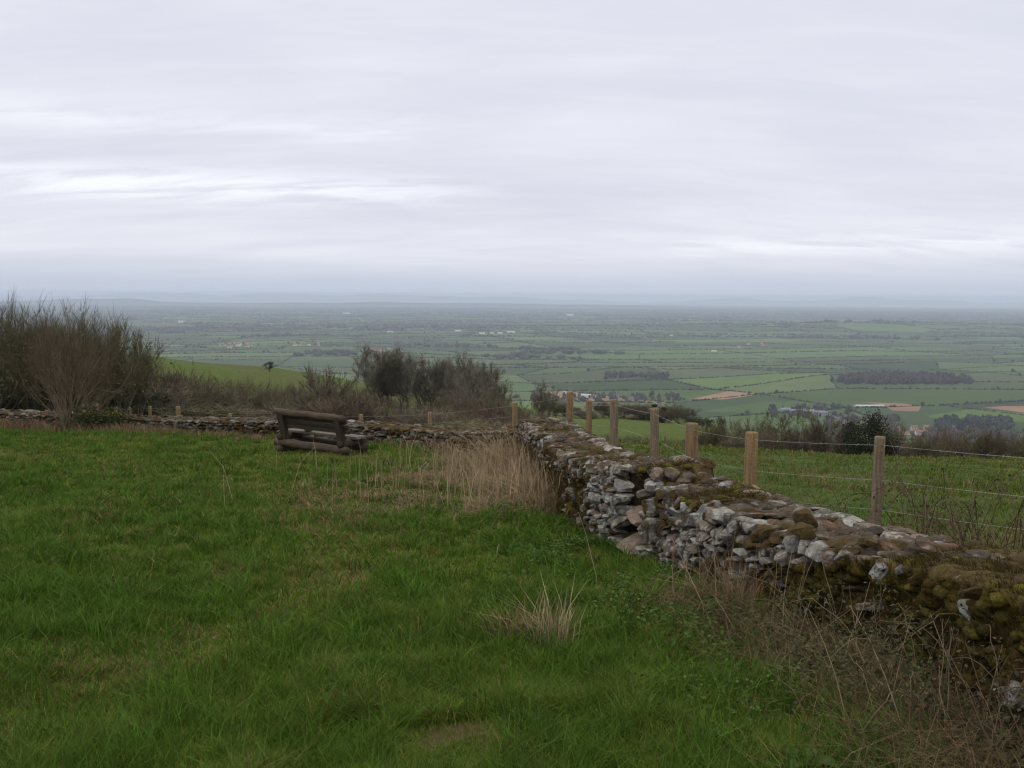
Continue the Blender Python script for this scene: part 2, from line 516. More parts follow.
# ------------------------------------------------------------------ fields of the plain
gf = Geo(); gh = Geo(); gt = Geo()
OCT = np.array([[1, 0, 0], [-1, 0, 0], [0, 1, 0], [0, -1, 0], [0, 0, 1], [0, 0, -1]], float)
OCF = np.array([[0, 2, 4], [2, 1, 4], [1, 3, 4], [3, 0, 4], [2, 0, 5], [1, 2, 5], [3, 1, 5], [0, 3, 5]])
bm = bmesh.new(); bmesh.ops.create_icosphere(bm, subdivisions=2, radius=1)
bm.verts.index_update()
IV2 = np.array([v.co[:] for v in bm.verts]); IF2 = np.array([[v.index for v in f.verts] for f in bm.faces]); bm.free()
bm = bmesh.new(); bmesh.ops.create_icosphere(bm, subdivisions=3, radius=1)
bm.verts.index_update()
IV3 = np.array([v.co[:] for v in bm.verts]); IF3 = np.array([[v.index for v in f.verts] for f in bm.faces]); bm.free()
bm = bmesh.new(); bmesh.ops.create_icosphere(bm, subdivisions=1, radius=1)
bm.verts.index_update()
IV1 = np.array([v.co[:] for v in bm.verts]); IF1 = np.array([[v.index for v in f.verts] for f in bm.faces]); bm.free()


def blobs(g, P, S, rot, col, base=OCT, faces=OCF, jit=0.2):
    """many lumpy blobs at once; S (n,3) half sizes, rot heading"""
    n = len(P); k = len(base)
    V = np.tile(base[None], (n, 1, 1)) * (1 + rng.normal(0, jit, (n, k, 1)))
    V = V * S[:, None, :]
    c = np.cos(rot)[:, None]; s = np.sin(rot)[:, None]
    x = V[:, :, 0] * c - V[:, :, 1] * s; y = V[:, :, 0] * s + V[:, :, 1] * c
    V = np.stack([x, y, V[:, :, 2]], -1) + P[:, None, :]
    F = (faces[None] + (np.arange(n) * k)[:, None, None]).reshape(-1, faces.shape[1])
    g.add(V.reshape(-1, 3), F, np.repeat(col, k, axis=0))


GREENS = np.array([[0.046, 0.078, 0.020], [0.052, 0.084, 0.022], [0.040, 0.068, 0.022], [0.060, 0.082, 0.026], [0.050, 0.062, 0.024], [0.058, 0.094, 0.020]])
BROWN = np.array([0.17, 0.115, 0.075])


def field_block(cell, ylo, yhi, ang, seed, hstep, hh, ptree, pwood):
    rs = np.random.default_rng(seed)
    ca, sa = math.cos(ang), math.sin(ang)
    ext = int(yhi * 1.5 / cell) + 2
    ii, jj = np.meshgrid(np.arange(-ext, ext), np.arange(-ext, ext), indexing='ij')
    gx = (ii + rs.uniform(-0.36, 0.36, ii.shape)) * cell * 1.3; gy = (jj + rs.uniform(-0.36, 0.36, jj.shape)) * cell * 0.9
    gx, gy = gx + 3.2 * cell * (fbm(gx / (cell * 5), gy / (cell * 5), seed + 11, 2) - 0.5), gy + 3.2 * cell * (fbm(gx / (cell * 5) + 40, gy / (cell * 5), seed + 12, 2) - 0.5)
    wx = gx * ca - gy * sa; wy = gx * sa + gy * ca
    cx = (wx[:-1, :-1] + wx[1:, 1:]) / 2; cy = (wy[:-1, :-1] + wy[1:, 1:]) / 2
    ok = (cy > ylo) & (cy < yhi) & (np.abs(cx) < 0.66 * cy + 300)
    colr = GREENS[rs.integers(0, len(GREENS), cx.shape)] * rs.uniform(0.60, 1.40, cx.shape)[..., None]
    br = rs.random(cx.shape) < 0.012
    colr[br] = BROWN * rs.uniform(0.7, 1.1)
    mer = rs.random(cx.shape) < 0.22
    A, B = np.nonzero(ok)
    for a, b in zip(A, B):
        if mer[a, b] and a > 0:
            colr[a, b] = colr[a - 1, b]
    woody = rs.random(len(A)) < pwood * (0.15 + 2.4 * sst(0.5, 0.72, fbm(cx[A, B] / 1500, cy[A, B] / 1100, seed + 7, 2)))
    v = np.stack([np.stack([wx[A, B], wy[A, B]], -1), np.stack([wx[A + 1, B], wy[A + 1, B]], -1), np.stack([wx[A + 1, B + 1], wy[A + 1, B + 1]], -1), np.stack([wx[A, B + 1], wy[A, B + 1]], -1)], 1)
    # subdivide each field 3 x 3 so that it follows the low hills
    t = np.linspace(0, 1, 4)
    S, T = np.meshgrid(t, t, indexing='ij')
    S = S.ravel()[None, :, None]; T = T.ravel()[None, :, None]
    q = v[:, 0:1] * (1 - S) * (1 - T) + v[:, 1:2] * S * (1 - T) + v[:, 2:3] * S * T + v[:, 3:4] * (1 - S) * T
    qz = plain_z(q[..., 0], q[..., 1])
    V = np.concatenate([q, qz[..., None]], -1).reshape(-1, 3)
    i = np.arange(3)[:, None] * 4; j = np.arange(3)[None, :]
    f = np.stack([i + j, i + 4 + j, i + 5 + j, i + 1 + j], -1).reshape(-1, 4)
    Fq = (f[None] + (np.arange(len(A)) * 16)[:, None, None]).reshape(-1, 4)
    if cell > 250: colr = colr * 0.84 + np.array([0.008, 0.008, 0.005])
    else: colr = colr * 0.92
    gf.add(V, Fq, np.repeat(colr[A, B], 16, axis=0))
    # woods filling some of the fields
    WP = []
    for e, vv in zip(woody, v):
        if e:
            k = 26; a_ = rs.random((k, 1)); b_ = rs.random((k, 1)) * rs.uniform(0.35, 1)
            WP.append(vv[0] * (1 - a_) * (1 - b_) + vv[1] * a_ * (1 - b_) + vv[2] * a_ * b_ + vv[3] * (1 - a_) * b_)
    if WP:
        WP = np.vstack(WP); k = len(WP); r = rs.uniform(4, 9, k) * (1 if cell < 200 else 1.3)
        blobs(gt, np.stack([WP[:, 0], WP[:, 1], plain_z(WP[:, 0], WP[:, 1]) + r * 0.6], -1), np.stack([r * 1.3, r * 1.3, r * 0.85], -1), rs.uniform(0, 6, k), np.array([0.045, 0.042, 0.030]) * rs.uniform(0.7, 1.3, k)[:, None], IV1, IF1, 0.2)
    # hedges along two sides of every field
    HP = []; HR = []
    for (p, q2, skip) in ((v[:, 0], v[:, 3], mer[A, B]), (v[:, 0], v[:, 1], rs.random(len(A)) < 0.12)):
        for P0, P1, sk in zip(p, q2, skip):
            if sk: continue
            Ln = math.hypot(*(P1 - P0)); k = max(2, int(Ln / hstep))
            tt = (np.arange(k) + rs.uniform(0.2, 0.8, k)) / k
            keep = rs.random(k) > 0.10
            HP.append((P0 + (P1 - P0) * tt[:, None])[keep]); HR.append(np.full(keep.sum(), math.atan2(*(P1 - P0)[::-1])))
    HP = np.vstack(HP); HR = np.concatenate(HR); n = len(HP)
    z = plain_z(HP[:, 0], HP[:, 1])
    hgt = hh * rs.uniform(0.6, 1.5, n) * (0.45 + 1.3 * vn(HP[:, 0] / 260, HP[:, 1] / 260, seed + 3))
    colh = np.array([0.034, 0.034, 0.022]) * rs.uniform(0.7, 1.3, n)[:, None]
    blobs(gh, np.stack([HP[:, 0], HP[:, 1], z + hgt * 0.4], -1), np.stack([np.full(n, hstep * 0.72), hgt * 0.6, hgt * 0.75], -1), HR, colh, jit=0.15)
    # hedgerow trees, thicker in some districts
    dens = ptree * (0.25 + 2.2 * sst(0.45, 0.75, fbm(HP[:, 0] / 1100, HP[:, 1] / 900, seed + 5, 2)))
    tr = rs.random(n) < dens
    TP = HP[tr] + rs.normal(0, hstep * 0.3, (tr.sum(), 2)); m = len(TP)
    z = plain_z(TP[:, 0], TP[:, 1])
    r = rs.uniform(2.0, 4.6, m) * (1 if hstep < 15 else 1.25)
    colt = np.array([0.046, 0.038, 0.031]) * rs.uniform(0.7, 1.4, m)[:, None]
    near = hstep < 15
    blobs(gt, np.stack([TP[:, 0], TP[:, 1], z + r * 1.05], -1), np.stack([r, r, r * 1.05], -1), rs.uniform(0, 6, m), colt, IV1 if near else OCT, IF1 if near else OCF, 0.16)


field_block(215, 950, 4600, R(17), 101, 8, 2.1, 0.09, 0.05)
field_block(260, 4600, 17500, R(-11), 102, 22, 3.4, 0.50, 0.16)
tag(gf.build('fields', M_FIELD), kind='structure')
tag(gh.build('hedgerows', M_FARVEG), 'dark hedges dividing the green fields of the plain', 'hedgerows', kind='stuff')
tag(gt.build('hedgerow_trees', M_FARVEG, smooth=True), 'distant trees dotted along the hedges of the plain', 'trees', kind='stuff')


# ploughed and bright fields that can be told apart
def field_patch(pts, col, lift):
    P = []
    for (px, py) in pts:
        q = plain_hit(px, py); P.append((q[0], q[1]))
    P = np.array(P); c = P.mean(0)
    k = 8; rings = []
    n = len(P)
    dense = np.vstack([P[i] + (P[(i + 1) % n] - P[i]) * np.linspace(0, 1, k, endpoint=False)[:, None] for i in range(n)])
    m = len(dense)
    V = [np.array([c])]
    for t in (0.35, 0.7, 1.0):
        V.append(c + (dense - c) * t)
    V = np.vstack(V)
    Z = plain_z(V[:, 0], V[:, 1]) + lift
    F3 = np.array([[0, 1 + i, 1 + (i + 1) % m] for i in range(m)])
    F4 = np.array([[1 + r * m + i, 1 + (r + 1) * m + i, 1 + (r + 1) * m + (i + 1) % m, 1 + r * m + (i + 1) % m] for r in (0, 1) for i in range(m)])
    g = Geo(); g.add(np.column_stack([V, Z]), [F3, F4], col)
    return tag(g.build('field', M_FIELD), kind='structure')


field_patch([(692, 399), (728, 391.5), (755, 392.5), (752, 396), (722, 400)], (0.21, 0.14, 0.085, 0), 0.6)
field_patch([(857, 402), (905, 404), (921, 407), (918, 412), (893, 411.5), (884, 405.5)], (0.17, 0.11, 0.07, 0), 0.6)
field_patch([(984, 408), (1000, 406.5), (1040, 406), (1040, 413), (1024, 413)], (0.20, 0.125, 0.085, 0), 0.6)
field_patch([(760, 402), (850, 402), (882, 406), (850, 412), (770, 414), (700, 412)], (0.044, 0.078, 0.020, 0), 0.45)
field_patch([(926, 416), (975, 409), (1040, 415), (1040, 424), (1000, 421), (940, 421)], (0.062, 0.102, 0.022, 0), 0.45)
field_patch([(905, 438), (930, 437), (930, 441), (905, 443)], (0.055, 0.10, 0.022, 0), 0.45)
field_patch([(1005, 446), (1040, 446), (1040, 452), (1010, 451)], (0.055, 0.10, 0.022, 0), 0.45)
field_patch([(800, 424), (816, 423), (816, 432), (806, 432)], (0.05, 0.09, 0.022, 0), 0.45)


def far_wood(name, label, spots, col, r):
    g = Geo()
    P = []; S = []
    for (px, py) in spots:
        q = plain_hit(px, py)
        P.append((q[0], q[1], float(plain_z(q[0], q[1]))))
    P = np.array(P); n = len(P)
    rr = r * rng.uniform(0.5, 1.25, n)
    blobs(g, P + np.array([0, 0, 1]) * (rr * 1.0)[:, None], np.stack([rr * 0.8, rr * 0.8, rr * 1.1], -1), rng.uniform(0, 6, n), np.array(col) * rng.uniform(0.7, 1.3, n)[:, None], IV2, IF2, 0.26)
    return tag(g.build(name, M_FARVEG, smooth=False), label, 'wood', kind='stuff')


def scatter(x0, x1, y0, y1, n, fn=None):
    o = []
    while len(o) < n:
        x = rng.uniform(x0, x1); y = rng.uniform(y0, y1)
        if fn is None or fn(x, y): o.append((x, y))
    return o


far_wood('wood', 'long dark leafless wood beyond the green fields at right', scatter(830, 972, 376, 384.5, 420, lambda x, y: y > 384 - 8 * math.sin((x - 826) / 150 * math.pi) ** 0.6 and y < 384.5 - (x < 845) * 2), (0.040, 0.032, 0.028), 6.0)
far_wood('copse', 'low dark wooded mound in the fields above the fence', scatter(605, 668, 373, 380, 90, lambda x, y: y < 376 + abs(x - 636) / 9 + 1 and y > 372.5 + abs(x - 632) / 9), (0.042, 0.038, 0.03), 4.5)
far_wood('copse', 'dark bluish row of trees behind the village roofs at far right', scatter(935, 1012, 422, 431, 150), (0.030, 0.034, 0.030), 5.0)
far_wood('copse', 'brown leafless trees around the village left of its white house', scatter(815, 900, 416, 436, 110), (0.055, 0.046, 0.036), 4.0)
far_wood('copse', 'scattered bare trees in front of the village at far right', scatter(925, 1040, 432, 444, 120), (0.060, 0.046, 0.038), 4.2)
far_wood('copse', 'dark trees hiding the farm roofs beyond the hill field', scatter(560, 690, 396, 402, 60), (0.045, 0.04, 0.032), 4.5)
far_wood('copse', 'dark trees along the foot of the hill beside the barns', scatter(770, 850, 408, 418, 70), (0.042, 0.04, 0.036), 4.0)


# ------------------------------------------------------------------ far houses and barns
def house_proto(name, L, W, H, rise, wallc, roofc, chimney=True, windows=True):
    root = empty(name)
    g = Geo()
    a, b = L / 2, W / 2
    V = [(-a, -b, 0), (a, -b, 0), (a, b, 0), (-a, b, 0), (-a, -b, H), (a, -b, H), (a, b, H), (-a, b, H), (-a, 0, H + rise), (a, 0, H + rise)]
    g.add(V, [np.array([[0, 1, 5, 4], [1, 2, 6, 5], [2, 3, 7, 6], [3, 0, 4, 7]]), np.array([[4, 7, 8], [5, 9, 6]])], wallc)
    g.build('wall', M_WALL, root)
    g = Geo()
    o = 0.4
    sl = rise / b
    for s in (-1, 1):
        e = [(-a - o, s * (b + o), H - sl * o + 0.1), (a + o, s * (b + o), H - sl * o + 0.1), (a + o, 0, H + rise + 0.1), (-a - o, 0, H + rise + 0.1)]
        e2 = [(x, y, z + 0.25) for x, y, z in e]
        g.add(e + e2, np.array([[0, 1, 2, 3], [4, 5, 6, 7], [0, 1, 5, 4], [1, 2, 6, 5], [3, 0, 4, 7]]), roofc)
    rf = g.build('roof', M_ROOF, root)
    if chimney:
        g = Geo(); g.box((a * 0.8, 0, H + rise + 0.6), (0.9, 0.7, 1.8), roofc); g.build('chimney', M_ROOF, rf)
    if windows:
        for k in range(3):
            x = -a * 0.65 + k * a * 0.65
            g = Geo(); g.box((x, -b - 0.03, H * 0.55), (1.1, 0.08, 1.2), (0.03, 0.035, 0.04, 0)); g.build('window', M_WALL, root)
    return root


WHITE = (0.58, 0.58, 0.56, 0); CREAM = (0.40, 0.36, 0.31, 0); SLATE = (0.10, 0.11, 0.13, 0); TILE = (0.21, 0.10, 0.075, 0); STONEC = (0.30, 0.27, 0.23, 0)
protos = {
    'white': house_proto('house', 15, 7, 4.6, 2.8, WHITE, TILE),
    'cream': house_proto('house', 10, 7, 5.0, 3.0, CREAM, TILE),
    'slate': house_proto('house', 11, 7, 4.8, 3.2, STONEC, SLATE),
    'barn': house_proto('barn', 24, 11, 4.6, 2.2, (0.22, 0.23, 0.25, 0), (0.16, 0.17, 0.20, 0), False, False),
    'pale': house_proto('barn', 62, 16, 3.2, 1.5, (0.34, 0.34, 0.33, 0), (0.36, 0.37, 0.37, 0), False, False),
    'shed': house_proto('shed', 34, 14, 7, 2.0, WHITE, (0.42, 0.43, 0.44, 0), False, False),
}
used = set()


def place_house(kind, px, py, rz, label, group=None, cat='house', sc=1.0, dz=0.0):
    o = protos[kind] if kind not in used else copy_tree(protos[kind])
    used.add(kind)
    q = plain_hit(px, py)
    o.location = (q[0], q[1], float(plain_z(q[0], q[1])) + dz); o.rotation_euler = (0, 0, rz); o.scale = (sc, sc, sc)
    for k in ('group',):
        if k in o: del o[k]
    tag(o, label, cat, group)
    return o


VG = 'houses of the village below the hill'
place_house('white', 921, 435.5, R(-4), 'long white farmhouse with reddish roof in the village at right', VG)
place_house('white', 907, 434.5, R(12), 'smaller white house at the left end of the long farmhouse', VG, sc=0.62)
place_house('cream', 899, 431, R(70), 'tall pale gable end standing left of the white farmhouse', VG, sc=0.9)
place_house('cream', 914, 430.5, R(10), 'cream house with tiled roof behind the white farmhouse', VG, sc=0.9)
place_house('cream', 926, 429.5, R(-20), 'cream cottage right behind the end of the white farmhouse', VG, sc=0.8)
place_house('slate', 950, 431, R(5), 'slate roofed house against the dark tree row', VG, sc=1.0)
place_house('cream', 971, 433, R(30), 'tile roofed cottage furthest right in the village', VG, sc=0.75)
for k, (px, py, rz, lab) in enumerate(((787, 412, 10, 'grey barn nearest the left end of the farm below the hill'), (797, 413.5, -15, 'grey barn second from the left at the farm below the hill'), (808, 414, 25, 'grey barn in the middle of the farm below the hill'), (820, 415, 0, 'grey barn at the right end of the farm below the hill'))):
    place_house('barn', px, py, R(rz), lab, 'grey farm barns below the hill', 'barn')
for px, py, rz, lab in ((829, 419, 20, 'slate roofed house left of the dark evergreen'), (838, 421, -30, 'small stone house close to the dark evergreen'), (846, 424.5, 10, 'lowest stone house beside the dark evergreen')):
    place_house('slate', px, py, R(rz), lab, VG, sc=0.8)
place_house('pale', 869, 407, R(4), 'very long pale roofed barn under the brown ploughed field', None, 'barn', 0.8)
place_house('shed', 567, 393.5, R(5), 'white shed behind the tallest post at the wall corner', 'white sheds beyond the fence', 'shed', 0.42)
place_house('shed', 586, 397, R(-6), 'long white shed just right of the tallest corner post', 'white sheds beyond the fence', 'shed', 0.55)
for px, py in ((616, 398.5), (641, 399), (631, 400.5)):
    place_house('slate', px, py, R(rng.uniform(-30, 30)), 'slate roofed farm house seen between the fence posts', 'farm houses seen between the fence posts', sc=0.9)
# white sheds far out on the plain
for px, py, s, lab in ((482, 334, 0.8, 'far white industrial shed at the left end of its row'), (492, 333.5, 0.6, 'far pale shed second from the left in its row'), (500, 333.5, 0.7, 'far pale shed in the middle of its row'), (511, 333.2, 1.1, 'far white industrial shed at the right end of its row')):
    place_house('shed', px, py, R(4), lab, 'row of white sheds on the plain', 'shed', s)
place_house('shed', 570, 316, R(0), 'very distant white shed below the hazy hills at centre', None, 'shed', 2.0)
place_house('shed', 182, 322.5, R(0), 'very distant white shed right of the bare trees', None, 'shed', 1.3)
place_house('shed', 346, 314.5, R(0), 'very distant white shed on the hazy plain left of centre', None, 'shed', 1.9)
place_house('shed', 458, 331.5, R(0), 'lone pale shed left of the row of white sheds', None, 'shed', 0.9)
place_house('shed', 390, 332.5, R(0), 'lone pale shed far above the hill copse', None, 'shed', 0.8)
place_house('shed', 714, 351.5, R(0), 'lone pale shed on the plain above the ploughed field', None, 'shed', 0.55)
rs = np.random.default_rng(5)
for (cx, cy, wx, wy, n, lab, grp) in ((238, 346, 17, 3, 13, 'tiny house of the far village right of the bare trees', 'far village right of the bare trees'),
                                      (383, 351, 16, 2.2, 9, 'tiny house of the far village above the hill copse', 'far village above the hill copse'),
                                      (303, 345, 14, 2.0, 7, 'tiny house of the far hamlet above the lone tree', 'far hamlet above the lone tree'),
                                      (760, 345, 24, 3.0, 5, 'tiny house of the far hamlet above the ploughed field', 'far hamlet above the ploughed field'),
                                      (655, 338, 30, 4, 4, 'tiny house scattered on the plain above the wooded mound', 'far houses above the wooded mound')):
    for k in range(n):
        px = rs.normal(cx, wx * 0.6); py = rs.normal(cy, wy * 0.5)
        place_house('white' if rs.random() < 0.3 else 'cream', px, py, rs.uniform(-0.6, 0.6), lab, grp, sc=rs.uniform(0.8, 1.25))


# ------------------------------------------------------------------ dry stone walls
def stone(g, c, s, Rm, col, moss, rs, hi=True, moss_seed=0.0):
    base, F = (IV3, IF3) if hi else (IV2, IF2)
    V = base.copy()
    V = V / (np.abs(V) ** 8).sum(1)[:, None] ** 0.125
    NP_ = rs.normal(0, 1, (12, 3)); NP_ /= np.linalg.norm(NP_, axis=1)[:, None]
    for n, d in zip(NP_, rs.uniform(0.60, 1.15, 12)):
        e = np.maximum(0, V @ n - d)
        V = V - e[:, None] * n
    ph = rs.uniform(0, 50, 3)
    V = V * (1.06 + 0.12 * (fbm(V[:, 0] * 2.6 + ph[0], V[:, 1] * 2.6 + V[:, 2] * 2.1 + ph[1], 7, 2) - 0.5))[:, None]
    V = (V * np.asarray(s)) @ np.asarray(Rm).T + np.asarray(c)
    k = vn(V[:, 0] * 9 + V[:, 1] * 5, V[:, 2] * 9 + V[:, 1] * 6, 23)
    mm = sst(0.62 - 0.5 * moss, 0.78 - 0.5 * moss, k) if moss > 0 else np.zeros(len(V))
    mm = np.clip(mm, 0, 1)
    mc = np.array([0.042, 0.028, 0.010]) * (0.6 + 0.9 * k)[:, None]
    C = np.asarray(col)[None, :3] * (1 - mm)[:, None] + mc * mm[:, None]
    g.add(V, F, np.column_stack([C, mm]))


def rot3(t, n, rs, a=0.16):
    """frame: x along the wall, y across, z up, with a random tilt"""
    B = np.array([[t[0], n[0], 0], [t[1], n[1], 0], [0, 0, 1.0]])
    ax, ay, az = rs.normal(0, a, 3)
    e = Matrix.Rotation(ax, 3, 'X') @ Matrix.Rotation(ay, 3, 'Y') @ Matrix.Rotation(az, 3, 'Z')
    return B @ np.array(e)


class Path:
    def __init__(self, P):
        self.P = np.array(P)
        d = np.hypot(*np.diff(self.P[:, :2], axis=0).T)
        self.s = np.concatenate([[0], np.cumsum(d)]); self.L = self.s[-1]

    def xy(self, s):
        return np.array([np.interp(s, self.s, self.P[:, 0]), np.interp(s, self.s, self.P[:, 1])])

    def zt(self, s):
        return float(np.interp(s, self.s, self.P[:, 2]))

    def t(self, s, e=0.35):
        a = self.xy(min(self.L, s + e)) - self.xy(max(0, s - e))
        return a / np.linalg.norm(a)


def stone_colour(rs, pale):
    c = np.array([0.138, 0.122, 0.104]) * rs.uniform(0.35, 1.25)
    if rs.random() < 0.18: c = np.array([0.155, 0.11, 0.085]) * rs.uniform(0.6, 1.2)
    if rs.random() < pale: c = np.array([0.215, 0.21, 0.20]) * rs.uniform(0.65, 1.2)
    return c


def build_wall(label, cat, P, thick, sgn, seed, sw, sh, mossfn, recess=None, hi=True, xrise=0.05, fstep=0.06, nface=12, flat=1.0):
    rs = np.random.default_rng(seed)
    path = Path(P)
    root = empty('dry_stone_wall', (0, 0, 0)); tag(root, label, cat, 'dry stone walls of the field')
    gs = Geo(); gc = Geo(); gt_ = Geo()
    nf = lambda t: np.array([-t[1], t[0]]) * sgn          # towards the grass (viewer) side
    # ---- stone faces
    for side in (1, -1):
        z_off = 0.0; row = 0
        while z_off < 1.3:
            rh = rs.uniform(*sh)
            s = rs.uniform(-0.1, 0.0)
            any_ = False
            while s < path.L:
                w = rs.uniform(*sw) * (1.0 if side == 1 else 1.7)
                sc = min(path.L, max(0, s + w / 2)); xy = path.xy(sc); t = path.t(sc); n = nf(t)
                zt = path.zt(sc) + (xrise if side == -1 else 0)
                zb = gz(xy[0], xy[1])
                zc = zt - z_off - rh / 2
                if zc > zb - 0.06:
                    any_ = True
                    if xy[1] > 0:
                        rel = (zt - zc) / max(0.3, zt - zb)
                        moss = m1(mossfn, xy[0], xy[1], rel)
                        drop_ = moss > 0.85 and rs.random() < (0.4 if rel < 0.25 else 0.78)
                        moss = min(1, max(0, moss + rs.normal(0, 0.10)))
                        near_moss = hi and moss > 0.85 and xy[1] < 7.5
                        if moss > 0.6 and rs.random() < 0.30: moss = 0.2
                        if not drop_:
                            inn = 0.0
                            if recess and side == 1 and recess[0] < xy[1] < recess[1]: inn = recess[2]
                            off = (0 if side == 1 else -thick) + side * (-0.060 + 0.05 * rel - inn + rs.normal(0, 0.009) - 0.05 * max(0, moss - 0.5) - (0.03 if w < 0.08 else 0))
                            c = np.array([*(xy + n * off), zc + rs.normal(0, 0.008)])
                            hh_ = rh * rs.uniform(0.46, 0.54)
                            if rs.random() < 0.12: hh_ *= 1.6
                            if near_moss: w_s = rs.uniform(0.35, 0.65); hh_ *= 0.6; moss = max(moss, 0.45)
                            else: w_s = 1.0
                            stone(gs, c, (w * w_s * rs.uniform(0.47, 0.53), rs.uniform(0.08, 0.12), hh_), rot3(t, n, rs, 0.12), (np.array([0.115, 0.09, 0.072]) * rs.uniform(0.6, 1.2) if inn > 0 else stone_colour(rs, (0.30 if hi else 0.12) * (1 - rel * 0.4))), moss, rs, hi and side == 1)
                s += w * 0.97
            z_off += rh * 0.95; row += 1
            if not any_: break
    gs.build('face_stones', M_STONE if hi else M_FARSTONE, root, smooth=False)
    # ---- top stones
    s = 0.0
    while s < path.L:
        w = rs.uniform(0.08, 0.20)
        if recess and 8.2 < path.xy(s)[1] < 8.75: w = 0.10
        sc = min(path.L, s + w / 2); xy = path.xy(sc); t = path.t(sc); n = nf(t)
        d = -0.10
        while d > -thick + 0.04:
            dw = rs.uniform(0.08, 0.17)
            cxy = xy + n * (d - dw / 2) + t * rs.normal(0, 0.04)
            k = -(d - dw / 2) / thick
            zt = path.zt(sc) + xrise * k
            moss = min(1, max(0, m1(mossfn, xy[0], xy[1], -0.1) + rs.normal(0, 0.12)))
            if not (recess and recess[0] - 0.05 < xy[1] < recess[1] + 0.05 and d > -recess[2]) and not (recess and 8.46 < xy[1] < 8.80 and d < -0.28):
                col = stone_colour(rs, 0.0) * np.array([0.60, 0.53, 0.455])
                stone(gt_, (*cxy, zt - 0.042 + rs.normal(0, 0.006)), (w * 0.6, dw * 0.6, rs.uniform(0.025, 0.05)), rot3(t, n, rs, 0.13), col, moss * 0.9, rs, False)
            d -= dw * 0.9
        s += w * 0.85
    gt_.build('top_stones', M_TOPSTONE, root, smooth=False)
    # ---- earth and moss filling
    ns = int(path.L / fstep); SS = np.linspace(0, path.L, ns)
    prof = [(0, r_) for r_ in np.linspace(1, 0.04, nface)] + [(a_, 0.0) for a_ in (0.03, 0.10, 0.2, 0.3, 0.4, 0.5, 0.6, 0.7, 0.8, 0.9, 0.97)] + [(1, 0.12), (1, 0.5), (1, 1.0)]
    pa = np.array([p[0] for p in prof]); pr_ = np.array([p[1] for p in prof]); mp_ = len(prof)
    XY = np.stack([path.xy(s) for s in SS]); TT = np.stack([path.t(s) for s in SS]); NN = np.stack([-TT[:, 1], TT[:, 0]], -1) * sgn
    zt = np.array([path.zt(s) for s in SS])[:, None]; zb = (ground_z(XY[:, 0], XY[:, 1]) - 0.12)[:, None]
    A_ = np.broadcast_to(pa, (ns, mp_)); RL = np.broadcast_to(pr_, (ns, mp_)); S2 = np.broadcast_to(SS[:, None], (ns, mp_))
    mk = mossfn(np.broadcast_to(XY[:, :1], (ns, mp_)), np.broadcast_to(XY[:, 1:], (ns, mp_)), np.where((A_ > 0) & (A_ < 1), -0.1, RL))
    nz = fbm(S2 * 4.5, RL * 3.6 + A_ * 3, seed + 3, 3) - 0.5; nz2 = fbm(S2 * 13, RL * 10 + A_ * 8, seed + 9, 3) - 0.5
    front = A_ == 0; back = A_ == 1; top = ~front & ~back
    face = 0.05 * RL - 0.135 + 0.125 * mk + (0.17 * nz + 0.11 * nz2) * (0.25 + mk)
    if recess:
        face = face - recess[2] * ((XY[:, 1] > recess[0]) & (XY[:, 1] < recess[1]))[:, None]
    off = np.where(front, face, np.where(back, -thick - 0.09 * RL + 0.08, -thick * A_))
    if recess:
        off = np.where(top & ((XY[:, 1] > recess[0]) & (XY[:, 1] < recess[1]))[:, None], np.minimum(off, -recess[2] - 0.05), off)
    ztop = zt + xrise * A_ - 0.055 + np.where(top, 0.045 * mk + (0.08 * nz + 0.06 * nz2) * (0.2 + mk), 0.07 * nz * (RL < 0.1))
    Zv = zb + (ztop - zb) * (1 - RL)
    V = np.concatenate([XY[:, None, :] + NN[:, None, :] * off[..., None], Zv[..., None]], -1).reshape(-1, 3)
    q = fbm(S2 * 7.0, RL * 5 + A_ * 6.0, seed + 21, 3)[..., None]; q2 = fbm(S2 * 2.2, RL * 2.4 + A_ * 2.0, seed + 22, 2)[..., None]
    mc = np.array([0.034, 0.021, 0.009]) * (1 - q) + np.array([0.072, 0.052, 0.014]) * q
    gl = sst(0.58, 0.72, q2) * 0.4
    mc = mc * (1 - gl) + np.array([0.085, 0.070, 0.010]) * gl
    topc = np.where((mk > 0.6)[..., None], mc * 0.6 + np.array([0.10, 0.075, 0.04]) * 0.4, np.array([0.10, 0.078, 0.058]))
    mc = np.where(top[..., None], topc, mc)
    mk_ = mk[..., None]
    C = (np.array([0.026, 0.020, 0.014]) * (1 - mk_) + mc * mk_).reshape(-1, 3)
    C = np.where(np.broadcast_to(top[..., None], (ns, mp_, 3)).reshape(-1, 3), topc.reshape(-1, 3), C)
    m = len(prof)
    i = np.arange(ns - 1)[:, None] * m; j = np.arange(m - 1)[None, :]
    Fq = np.stack([i + j, i + m + j, i + m + j + 1, i + j + 1], -1).reshape(-1, 4)
    if sgn > 0: Fq = Fq[:, ::-1]
    gc.add(np.array(V), [Fq], np.array(C))
    # end caps
    for st_ in (0, ns - 1):
        k = np.arange(m - 2)
        gc.F[3].append(np.stack([np.full(m - 2, st_ * m), st_ * m + k + 1, st_ * m + k + 2], -1))
    gc.build('mossy_filling', M_MOSS, root, smooth=True)
    return root, path, nf, rs


